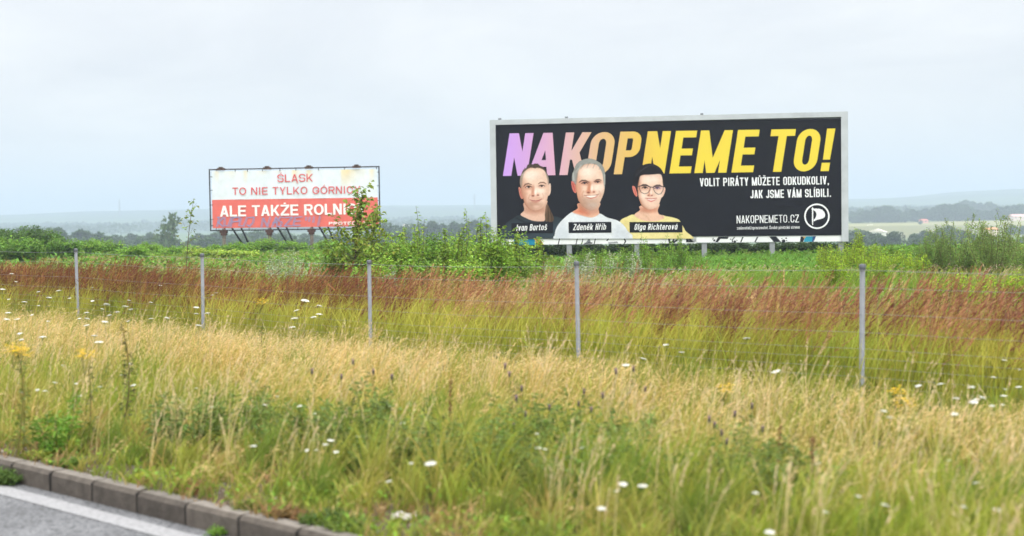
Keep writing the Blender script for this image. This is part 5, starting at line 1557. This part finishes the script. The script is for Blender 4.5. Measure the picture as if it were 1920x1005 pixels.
g = place_ground(757, 978)
lt = MB()
uu_, vv_ = np.meshgrid(np.linspace(-.5, .5, 14), np.linspace(-.5, .5, 8))
zz_ = .025 + .018 * np.sin(uu_ * 9) * np.cos(vv_ * 7) + .02 * vv_
i2 = np.arange(14 * 8).reshape(8, 14)
q4 = np.stack([i2[:-1, :-1], i2[:-1, 1:], i2[1:, 1:], i2[1:, :-1]], -1).reshape(-1, 4)
lt.add(np.stack([uu_.ravel() * .13, vv_.ravel() * .1, zz_.ravel() * .5 + .02], -1), np.concatenate([q4[:, [0, 1, 2]], q4[:, [0, 2, 3]]]), np.array([.42, .39, .36]))
o = lt.build('paper_scrap', M_PRINT); o.location = g
tag(o, 'crumpled whitish paper scrap lying on the ground at the kerb', 'litter')
g = place_ground(690, 953)
lt = MB(); lt.tube([(-.016, 0, .02), (-.014, 0, .02), (.012, .004, .026), (.018, .005, .028)], [.010, .014, .014, .009], np.array([.03, .16, .32]), 10)
o = lt.build('bottle_cap', M_PRINT, None, True); o.location = g
tag(o, 'small blue plastic cap lying in the weeds behind the kerb', 'litter')

# ------------------------------------------------------------------ shrubs and saplings beyond the fence
def shrub(name, px, Y, top, spread_px, stems, per, leaf, col, label, cat='shrub', group=None, lw=.6, start=.12, twig=.16, droop=.2, stem_col=(.09, .075, .045), rad=.01, dense_low=0.0):
    g = gpos(px, Y)
    H = float(at(px, top, Y)[2] - g[2])
    sp = spread_px * Y / FPX
    root = empty(name, g, label, cat, group)
    lm, sm = MB(), MB()
    leafy(lm, sm, stems, H / .98, sp, leaf, per, col, stem_col, start, droop, twig, lw, .003, rad, dense_low)
    sm.build('stem', M_BARK, root); lm.build('foliage', M_LEAF, root)
    return root

LG, MG, DG = (.24, .39, .04), (.16, .29, .03), (.075, .15, .022)
# tall sapling in front of the red banner
def sapling(px, Y, top, label, limbs, leaf, n_leaf, col, sp, rad, tier=.2):
    g = gpos(px, Y); H = float(at(px, top, Y)[2] - g[2])
    root = empty('sapling_tree', g, label, 'sapling')
    lm, sm, bm2 = MB(), MB(), MB()
    trunk = curve_pts((0, 0, -.05), (.10 * H, 0, H), (-.03 * H, .02, 0), 10)
    sm.tube(trunk, np.linspace(rad, .003, 10), np.array([.12, .09, .06]), 7, False)
    for i in range(limbs):
        u = tier + (1 - tier) * (i + .6 * rng.random()) / limbs
        k = min(u, .995) * 9; ki = int(k); b = trunk[ki] + (trunk[ki + 1] - trunk[ki]) * (k - ki)
        a = rng.random() * 6.28; ln = H * (.50 * (1 - u) + .08) * (.7 + .6 * rng.random()) * sp
        e = b + np.array([math.cos(a) * ln, math.sin(a) * ln, ln * (.7 + .6 * rng.random())])
        cp = curve_pts(b, e, (0, 0, -.08 * ln), 6)
        bm2.tube(cp, np.linspace(rad * .45 * (1.1 - u), .0018, 6), np.array([.13, .10, .06]), 5, False)
        n = max(4, int(n_leaf * (1.15 - u)))
        q = (.12 + .88 * rng.random(n)) * 4.999; qi = q.astype(int); qf = (q - qi)[:, None]
        P = cp[qi] * (1 - qf) + cp[qi + 1] * qf
        th = rng.random(n) * 6.28; D = np.stack([np.cos(th), np.sin(th), rng.normal(-.35, .5, n)], -1)
        L = leaf * (.65 + .7 * rng.random(n))
        leaves(lm, P + unit(D) * .03, D, L, L * .72, jitter(np.array(col), n, .3, .18))
    n = n_leaf * 2
    q = (.35 + .65 * rng.random(n)) * 8.999; qi = q.astype(int); qf = (q - qi)[:, None]
    P = trunk[qi] * (1 - qf) + trunk[qi + 1] * qf
    th = rng.random(n) * 6.28; D = np.stack([np.cos(th), np.sin(th), rng.normal(-.2, .5, n)], -1)
    leaves(lm, P, D, leaf * .9, leaf * .62, jitter(np.array(col), n, .3, .18))
    sm.build('trunk', M_BARK, root); bm2.build('branches', M_BARK, root); lm.build('foliage', M_LEAF, root)

sapling(662, 26, 352, 'young leafy sapling rising in front of the right end of the red and white banner', 40, .088, 44, (.20, .28, .035), .62, .02, .12)
sapling(346, 29, 372, 'slender young sapling with sparse leaves left of the red and white banner', 14, .085, 9, (.22, .29, .08), .34, .013, .3)
sapling(690, 25.4, 385, 'second leafy sapling leaning out past the right edge of the banner', 30, .082, 34, (.22, .30, .035), .7, .015, .15)
P1 = 'bushy regrowth between the two billboards'
for (px, Y, top, sp, st, lb) in ((640, 26.5, 446, 52, 40, 'bushy green growth at the foot of the tall sapling'),
                                 (735, 26, 440, 42, 36, 'low rounded bush right of the tall sapling'),
                                 (800, 27.5, 436, 46, 38, 'bush in the middle of the gap between the billboards'),
                                 (862, 26.5, 428, 44, 38, 'bush left of the large billboard edge'),
                                 (918, 25.2, 428, 40, 34, 'bush covering the lower left corner of the large billboard'),
                                 (965, 27.5, 440, 36, 26, 'bush in front of the leftmost leg of the large billboard'),
                                 (690, 24, 470, 50, 30, 'low bush behind the third fence post'),
                                 (780, 24, 476, 50, 30, 'low bush right of the third fence post'),
                                 (870, 23.8, 480, 50, 30, 'low bush right of centre between third and fourth fence posts')):
    shrub('bush', px, Y, top, sp, st, 105, .082, LG if px % 4 else MG, lb, 'bush', P1, .68, .0, .34, .2, (.12, .15, .04), .004)
for (px, Y, top, lb) in ((784, 26.2, 384, 'tall leaning leafy shoot in the middle of the gap between billboards'), (758, 26.6, 408, 'shorter leafy shoot left of the tall leaning one'),
                         (832, 26, 404, 'upright leafy shoot right of the tall leaning one'), (868, 25.8, 392, 'leafy shoot left of the large billboard edge'),
                         (908, 25.4, 386, 'tall leafy shoot crossing the left edge of the large billboard'), (934, 25.2, 398, 'leafy shoot in front of the black poster corner'),
                         (972, 27, 424, 'leafy shoot in front of the first name plate'), (1008, 28, 440, 'small leafy shoot under the first portrait')):
    shrub('leafy_shoot', px - 8, Y, top - 8, 12, 6, 80, .085, (.24, .36, .04), lb, 'shrub', 'leafy shoots between the billboards', .68, .25, .07, .3, rad=.007)
# silvery mugwort
for (px, Y, top, lb) in ((512, 30, 458, 'silvery grey green mugwort left of the middle leg of the red billboard'), (548, 31, 456, 'silvery mugwort right under the red billboard middle leg'), (590, 29, 470, 'silvery mugwort left of the tall sapling foot'),
                         (1058, 30, 470, 'pale silvery mugwort left of the fourth fence post top'), (1095, 29, 466, 'silvery mugwort right behind the fourth fence post top'), (1140, 31, 464, 'silvery mugwort under the white shirt portrait'),
                         (1010, 29, 476, 'pale mugwort under the first portrait'), (1185, 30, 470, 'silvery mugwort under the second name plate'), (720, 23.4, 492, 'pale mugwort just right of the third fence post')):
    shrub('mugwort', px, Y, top, 20, 14, 50, .06, (.42, .48, .32), lb, 'weed', 'silvery mugworts beyond the fence', .45, .1, .05, 0, rad=.005, stem_col=(.2, .2, .1))
# tall herbs before the large billboard
for (px, Y, top, sp, lb) in ((1120, 33, 452, 26, 'leafy tall herb under the grey haired portrait'), (1160, 33, 446, 26, 'leafy tall herb under the gap between two portraits'), (1200, 32, 432, 22, 'tallest leafy herb reaching the third name plate'),
                             (1240, 33, 440, 22, 'leafy herb under the third name plate'), (1272, 33, 442, 20, 'leafy herb right of the third name plate'), (1300, 34, 462, 26, 'low leafy herb right of the portraits'),
                             (1222, 31, 464, 30, 'bushy herb in front of the tallest herb'), (1150, 30, 474, 30, 'bushy herb behind the fourth fence post'), (1085, 34, 456, 20, 'leafy herb under the second portrait shoulder')):
    shrub('tall_herb', px, Y, top, sp, 16, 64, .07, (.19, .34, .04), lb, 'weed', 'tall herbs before the large billboard', .4, .08, .07, .1, rad=.005, stem_col=(.13, .16, .05))
# goldenrod right of the large billboard
for (px, Y, top, sp, lb) in ((1548, 33, 452, 26, 'yellow green goldenrod at the lower right of the black poster'), (1588, 32, 448, 26, 'yellow green goldenrod below the right corner of the large billboard'), (1604, 33, 424, 10, 'tall goldenrod shoot against the right edge of the large billboard'),
                             (1630, 31, 456, 30, 'goldenrod right of the large billboard'), (1672, 32, 462, 30, 'goldenrod midway between billboard and willow bush'), (1565, 27, 474, 34, 'goldenrod clump in front of the billboard corner'),
                             (1640, 27, 474, 36, 'broad goldenrod clump behind the nearest fence post'), (1712, 30, 470, 32, 'goldenrod left of the willow bush'), (1780, 21, 506, 44, 'bright goldenrod patch in front of the willow bush'),
                             (1850, 20, 512, 50, 'bright goldenrod patch right of the nearest fence post'), (1905, 19.5, 510, 50, 'bright goldenrod patch at the right edge')):
    shrub('goldenrod', px, Y, top, sp, 34, 60, .07, (.34, .48, .035), lb, 'weed', 'goldenrods on the right', .3, .05, .06, .0, rad=.004, stem_col=(.2, .2, .06))
# willow bush at the right
for (px, Y, top, sp, st, col, lb) in ((1790, 31, 404, 62, 46, (.26, .37, .10), 'large feathery willow bush rising at the right behind the goldenrods'),
                                      (1862, 30, 398, 60, 46, (.26, .36, .10), 'tall feathery willow bush nearest the right edge'),
                                      (1925, 31, 428, 50, 34, (.26, .37, .10), 'willow bush cut by the right edge'),
                                      (1735, 31, 440, 36, 28, (.24, .36, .09), 'lower willow bush at the left of the feathery willows')):
    shrub('willow_bush', px, Y, top, sp, st, 120, .075, col, lb, 'bush', 'willow bushes at the right', .2, .08, .13, -.5, rad=.006, stem_col=(.14, .13, .07))
# hedge behind the large billboard's legs; shade put into the dark leaf colour
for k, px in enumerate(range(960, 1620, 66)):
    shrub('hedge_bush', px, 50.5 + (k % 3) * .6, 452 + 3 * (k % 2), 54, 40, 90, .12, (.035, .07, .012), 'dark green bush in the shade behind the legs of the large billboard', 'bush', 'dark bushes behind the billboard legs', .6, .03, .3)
# bushes at the left edge and along the crest
for (px, Y, top, sp, st, col, lb) in ((-20, 58, 424, 70, 60, DG, 'large dark bush at the left edge of the meadow'), (40, 60, 424, 52, 60, DG, 'dark rounded bush second from the left edge'), (85, 62, 434, 42, 44, (.10, .19, .025), 'dark bush sloping down third from the left edge'),
                                      (20, 52, 446, 60, 44, (.14, .27, .03), 'lighter green bush in front of the dark bushes at the left edge'), (110, 60, 448, 40, 36, (.14, .27, .03), 'low green bush right of the dark left edge bushes')):
    shrub('bush', px, Y, top, sp, st, 110, .15, col, lb, 'bush', 'bushes at the left edge', .7, .03, .5)
for (px, Y, top, sp, lb) in ((170, 66, 448, 26, 'dark low bush on the crest above the leftmost fence post'), (205, 67, 452, 28, 'low bush on the crest right of the leftmost fence post'), (278, 68, 456, 26, 'low bush on the crest midway between the two leftmost posts'),
                             (250, 58, 462, 30, 'rounded green bush below the crest between the two leftmost posts'), (330, 66, 462, 40, 'low green bush below the slender sapling'), (400, 70, 462, 36, 'green bush left of the red billboard legs'),
                             (455, 70, 456, 34, 'green bush between the left legs of the red billboard'), (495, 71, 448, 26, 'green bush behind the second leg of the red billboard'), (545, 71, 452, 30, 'green bush between the second and third legs of the red billboard'), (610, 71, 452, 34, 'green bush right of the third leg of the red billboard'), (380, 60, 470, 44, 'yellow green bush below the slender sapling'), (440, 56, 474, 44, 'yellow green bush in the meadow below the red billboard')):
    shrub('bush', px, Y, top, sp, 30, 70, .15, (.18, .33, .03) if 'yellow' not in lb else (.30, .42, .05), lb, 'bush', 'low bushes along the crest', .65, .03, .4)
for (px, Y, top, sp, lb) in ((1665, 44, 466, 50, 'green bush behind the goldenrods right of the large billboard'), (1720, 46, 470, 50, 'green bush left of the willows behind the goldenrods'), (740, 46, 448, 50, 'green bush behind the regrowth right of the tall sapling'), (830, 47, 446, 56, 'green bush behind the regrowth in the middle of the gap'), (900, 46, 448, 50, 'green bush behind the regrowth left of the large billboard')):
    shrub('bush', px, Y, top, sp, 30, 70, .12, (.14, .27, .03), lb, 'bush', 'bushes behind the regrowth', .65, .03, .35)

# ------------------------------------------------------------------ far trees, woods, houses
def tree_proto(name, blobs, trunk_h, trunk_r, leaf, n_per, col, limbs=4):
    root = bpy.data.objects.new(name, None); COL.objects.link(root)
    tm, cm = MB(), MB()
    tm.tube([(0, 0, -.8), (.05, 0, trunk_h * .5), (.1, .05, trunk_h)], [trunk_r, trunk_r * .75, trunk_r * .35], np.array([.09, .07, .05]), 8, False)
    for (x, y, z, r) in blobs[:limbs]:
        tm.tube(curve_pts((.05, 0, trunk_h * .45), (x, y, z), (0, 0, .2), 5), np.linspace(trunk_r * .4, .03, 5), np.array([.09, .07, .05]), 5, False)
    crown(cm, blobs, n_per, leaf, col)
    tm.build('trunk', M_BARK, root); cm.build('crown', M_LEAF, root)
    return root

def blob_tree(H, W, nb, seed, low=.18):
    r = random.Random(seed); out = []
    for i in range(nb):
        z = low + (1 - low) * (i + r.random()) / nb
        k = math.sin(math.pi * min(1, max(.08, (z - low * .5) / (1.06 - low * .5))) ** .85)
        a = r.random() * 6.28; q = W * .5 * k * (.35 + .55 * r.random())
        rad = W * .22 * (.55 + .6 * k) * (.7 + .6 * r.random())
        out.append((math.cos(a) * q, math.sin(a) * q, z * H - rad * .5, rad))
    return out

TG = (.060, .105, .028)
PROTO = []
for k, (H, W, nb) in enumerate(((11, 8.5, 22), (10, 10, 24), (12, 7, 22), (9, 8, 20), (11, 6, 18))):
    p = tree_proto('broadleaf_tree', blob_tree(H, W, nb, 40 + k), H * .62, .26, .55, 190, np.array(TG) * (1 + .12 * (k - 2)))
    PROTO.append((p, H))

def put_tree(px, top, Y, label, group, kind=None, squash=1.0, cat='tree'):
    pr_, H = PROTO[kind if kind is not None else frng.randrange(len(PROTO))]
    g = gpos(px, Y); z = float(at(px, top, Y)[2])
    sc = max((z - g[2]) / H, .12)
    r = copy_tree(pr_, (g[0], g[1], g[2] - .1), frng.uniform(0, 6.28), (sc * squash, sc * squash, sc), label)
    r['category'] = cat; r['group'] = group
    return r
# belt behind the red billboard: (px, top, depth)
LB = 'hazy grey green tree in the far belt beyond the red and white billboard'
for (px, top, Y) in ((68, 429, 420), (88, 433, 430), (113, 428, 430), (132, 441, 450), (150, 431, 430), (165, 434, 440), (180, 437, 430), (200, 445, 470), (215, 443, 470), (247, 440, 480), (262, 446, 480), (280, 438, 460),
                     (300, 443, 500), (375, 440, 480), (395, 440, 470), (410, 436, 480), (432, 440, 480), (450, 441, 500), (470, 437, 490), (488, 435, 480), (510, 439, 490), (530, 437, 480), (548, 442, 500), (570, 440, 480),
                     (592, 444, 500), (612, 440, 500), (630, 436, 500), (718, 422, 480), (742, 425, 500), (765, 424, 520), (786, 420, 520), (806, 418, 500), (828, 420, 520), (848, 418, 500), (868, 421, 520), (888, 416, 500), (905, 420, 500), (20, 436, 420), (42, 432, 430), (-10, 430, 430)):
    put_tree(px, top, Y * .92, LB, 'trees of the far belt on the left', squash=1.15)
# second row that closes the belt below
for px in range(20, 930, 34):
    put_tree(px + frng.uniform(-9, 9), 449 + frng.uniform(-4, 4) - (10 if px > 690 else 0), 330 + frng.uniform(-25, 40), 'rounded bluish green tree low in the nearer row of the left belt', 'nearer row of the left belt', squash=1.25)
# loose feathery tree left of the slender sapling
bl = blob_tree(9, 6.5, 16, 90, .1)
p = tree_proto('feathery_tree', bl, 6.2, .18, .5, 120, np.array([.10, .15, .06]))
g = gpos(320, 250); z = float(at(320, 403, 250)[2]); p.location = g; sc = (z - g[2]) / 9; p.scale = (sc * .62,) * 2 + (sc,)
tag(p, 'tall loose feathery tree standing above the left belt beside the slender sapling', 'tree')
# treeline beyond the fields at the right
LR = 'hazy blue green tree of the treeline beyond the pale field on the right'
for (px, top, Y) in ((1598, 396, 930), (1612, 393, 940), (1628, 394, 930), (1643, 390, 940), (1658, 386, 940), (1672, 389, 930), (1685, 394, 930), (1697, 396, 920), (1712, 392, 930), (1722, 395, 930), (1735, 391, 950), (1748, 389, 930),
                     (1760, 384, 940), (1772, 383, 930), (1784, 386, 930), (1796, 382, 940), (1808, 385, 930), (1820, 392, 930), (1834, 394, 930), (1848, 395, 930), (1862, 392, 930), (1874, 388, 930), (1888, 386, 930), (1902, 385, 930), (1915, 384, 930), (1930, 385, 930), (1945, 388, 930),
                     (1812, 376, 1150), (1824, 378, 1150), (1838, 381, 1150), (1852, 380, 1150), (1866, 383, 1150), (1702, 390, 1100), (1665, 386, 1100)):
    put_tree(px, top, Y, LR if Y < 1000 else 'pale tree rising behind the right treeline, higher and fainter than the rest', 'right treeline' if Y < 1000 else 'faint trees behind the right treeline', squash=1.5)
# bushes and trees of the valley at the right
LV = 'rounded green tree in the valley between the large billboard and the willow bushes'
for (px, top, Y) in ((1606, 432, 400), (1622, 436, 380), (1640, 440, 360), (1656, 442, 330), (1672, 437, 340), (1715, 440, 360), (1730, 434, 420), (1746, 438, 380), (1762, 430, 440), (1778, 426, 460), (1795, 432, 430), (1740, 446, 300), (1712, 452, 290), (1770, 444, 320),
                     (1610, 447, 300), (1632, 450, 290), (1812, 436, 430), (1830, 440, 420), (1850, 441, 400), (1872, 448, 380), (1892, 446, 380), (1912, 450, 380), (1925, 444, 400)):
    put_tree(px, top, Y, LV, 'valley trees on the right', squash=1.25)
put_tree(1897, 422, 640, 'round dark green bush standing alone in the pale field on the right', None, 1, 1.5)
put_tree(1726, 413.5, 860, 'small dark tree at the field edge beside the pinkish house', None, 3, 1.3)
put_tree(1917, 424, 640, 'dark bush at the field edge cut by the right edge of the view', None, 3, 1.4)
for (p_, H) in PROTO:                                             # the prototypes themselves join the belt
    g = gpos(60 + 150 * PROTO.index((p_, H)), 470); p_.location = g; p_.scale = (.8, .8, .72)
    tag(p_, LB, 'tree', 'trees of the far belt on the left')
# spruces
def spruce(px, top, Y, label):
    g = gpos(px, Y); H = float(at(px, top, Y)[2] - g[2])
    root = empty('spruce_tree', g, label, 'tree')
    tm, cm = MB(), MB()
    tm.tube([(0, 0, -.5), (0, 0, H * .98)], [.22, .02], np.array([.08, .06, .045]), 7, False)
    for i in range(34):
        u = (i + rng.random()) / 34; z = H * (.06 + .93 * u); r = H * .25 * (1 - u) + .08
        n = int(46 * (1.1 - u)); a = rng.random(n) * 6.28; q = r * rng.random(n) ** .5
        P = np.stack([np.cos(a) * q, np.sin(a) * q, z - q * .35 + rng.normal(0, .08, n)], -1)
        D = np.stack([np.cos(a), np.sin(a), np.full(n, -.3)], -1) + rng.normal(0, .3, (n, 3))
        leaves(cm, P, D, .55, .22, jitter(np.array([.025, .05, .028]), n, .3))
    tm.build('trunk', M_BARK, root); cm.build('crown', M_LEAF, root)
spruce(1692, 432, 300, 'tall dark pointed spruce in the valley right of the large billboard')
spruce(1754, 448, 290, 'smaller dark spruce at the left of the willow bushes')

# houses far off at the right
def house(name, px, base, Y, w_px, wall_px, roof_px, wallc, roofc, label, depth=7, rz=.15, cat='house'):
    g = at(px, base, Y); gh = float(ground_h(g[0], g[1]))
    m = Y / FPX
    w, hw, hr = w_px * m, wall_px * m, roof_px * m
    root = empty(name, (g[0], g[1], gh), label, cat, None, rz)
    z0 = g[2] - gh
    wm = MB(); wm.box((-w / 2, 0, -1.0), (w / 2, depth, z0 + hw), lin(wallc)); wm.build('wall', M_WALL, root)
    rm = MB(); o_ = .25
    a = [(-w / 2 - o_, -o_, z0 + hw + .004), (w / 2 + o_, -o_, z0 + hw + .004), (w / 2 + o_, depth + o_, z0 + hw + .004), (-w / 2 - o_, depth + o_, z0 + hw + .004), (-w / 2 - o_, depth / 2, z0 + hw + hr), (w / 2 + o_, depth / 2, z0 + hw + hr)]
    rm.add(a, [[0, 1, 5], [0, 5, 4], [2, 3, 4], [2, 4, 5], [3, 0, 4], [1, 2, 5], [0, 3, 2], [0, 2, 1]], lin(roofc)); rm.build('roof', M_WALL, root)
    for k in range(max(1, int(w / 2.6))):
        x = -w / 2 + w * (k + .5) / max(1, int(w / 2.6))
        fm2 = MB(); fm2.box((x - .45, -.04, z0 + hw * .3), (x + .45, .02, z0 + hw * .8), lin((70, 78, 90))); fm2.build('window', M_PRINT, root)
house('house', 1736, 416.5, 880, 10, 3.2, 2.6, (220, 176, 170), (196, 120, 110), 'tiny pinkish house at the edge of the far field on the right')
house('house', 1914, 410, 900, 30, 4, 4.5, (222, 206, 200), (205, 170, 165), 'long pale pinkish farmhouse before the right treeline at the edge of the view')
house('house', 1662, 441, 470, 14, 6, 6, (240, 236, 226), (232, 222, 210), 'whitish gabled house half hidden by valley trees right of the large billboard', 6, 1.1)
house('house', 1862, 433, 600, 22, 3, 3, (226, 206, 180), (214, 140, 80), 'house with an orange roof behind the tips of the willow bushes', 7, .1)
house('shed', 1633, 424.5, 860, 9, 2.0, 1.2, (214, 150, 140), (246, 246, 246), 'left of two low white roofed sheds at the end of the brown field', 5, .1, 'shed')
house('shed', 1652, 424.5, 860, 9, 1.4, 1.6, (220, 190, 180), (246, 246, 246), 'right of two low white roofed sheds at the end of the brown field', 5, .1, 'shed')
house('house', 764, 425, 600, 7, 2.5, 2, (236, 234, 226), (200, 190, 186), 'tiny pale house among the trees in the gap left of the large billboard', 6, .3)

# masts on the far hills
def mast(px, base, top, Y, label, arms):
    g = gpos(px, Y); zb = g[2]; zt = float(at(px, top, Y)[2])
    root = empty('lattice_mast', g, label, 'mast')
    H = zt - zb
    mm = MB()
    for sx, sy in ((1, 1), (1, -1), (-1, 1), (-1, -1)):
        mm.tube([(sx * H * .05, sy * H * .05, -2), (sx * H * .008, sy * H * .008, H)], .35, lin((120, 120, 125)), 4)
    for i in range(8):
        z0, z1 = H * i / 8, H * (i + 1) / 8; r0, r1 = H * (.05 - .042 * i / 8), H * (.05 - .042 * (i + 1) / 8)
        mm.tube([(-r0, -r0, z0), (r1, -r1, z1)], .22, lin((120, 120, 125)), 4); mm.tube([(r0, -r0, z0), (-r1, -r1, z1)], .22, lin((120, 120, 125)), 4)
    mm.build('tower', M_STEEL, root)
    for k in range(arms):
        am = MB(); z = H * (.72 + .1 * k)
        am.tube([(-H * .13, 0, z), (0, 0, z + H * .03), (H * .13, 0, z)], .25, lin((120, 120, 125)), 4); am.build('cross_arm', M_STEEL, root)
mast(224.5, 393, 373, 2300, 'thin lattice mast on the hazy hill left of the red billboard', 0)
mast(890, 384, 364, 2300, 'faint power pylon on the hazy hill left of the large billboard', 3)

# far woods that read as one mass on the low ridge
X = rng.random(2600) * 2 - 1
Yw = 1250 + 500 * rng.random(2600)
Xw = X * .40 * Yw
blobs_keep = fbm(Xw / 150, Yw / 120, 77) > .40
Xw, Yw = Xw[blobs_keep], Yw[blobs_keep]
mb = MB()
for x, y in zip(Xw, Yw):
    g = float(ground_h(x, y)); r = 3.5 + 2.5 * rng.random()
    n = 26
    v = unit(rng.normal(0, 1, (n, 3)))
    v[:, 2] = np.abs(v[:, 2])
    leaves(mb, np.array([x, y, g + 2]) + v * r * [1.3, 1.3, 1.1], v + rng.normal(0, .6, (n, 3)), 3.2, 2.6, jitter(np.array([.05, .085, .03]), n, .3))
tag(mb.build('far_woods', M_LEAF), 'continuous hazy woodland on the low ridge below the hills', 'woods', kind='stuff')

# ------------------------------------------------------------------ haze
hz = MB(); hz.box((-5200, -70, -40), (4200, 6400, 75), (1, 1, 1))
hm_ = bpy.data.materials.new('haze_air'); hm_.use_nodes = True
hn, hl = hm_.node_tree.nodes, hm_.node_tree.links
hn.clear()
ho_ = hn.new('ShaderNodeOutputMaterial'); hv = hn.new('ShaderNodeVolumePrincipled')
hv.inputs['Color'].default_value = (0.58, 0.68, 0.83, 1)
hv.inputs['Density'].default_value = 0.0007
hv.inputs['Anisotropy'].default_value = 0.2
hl.new(hv.outputs[0], ho_.inputs['Volume'])
tag(hz.build('haze', hm_), 'thin pale haze in the valley air', 'haze', kind='stuff')
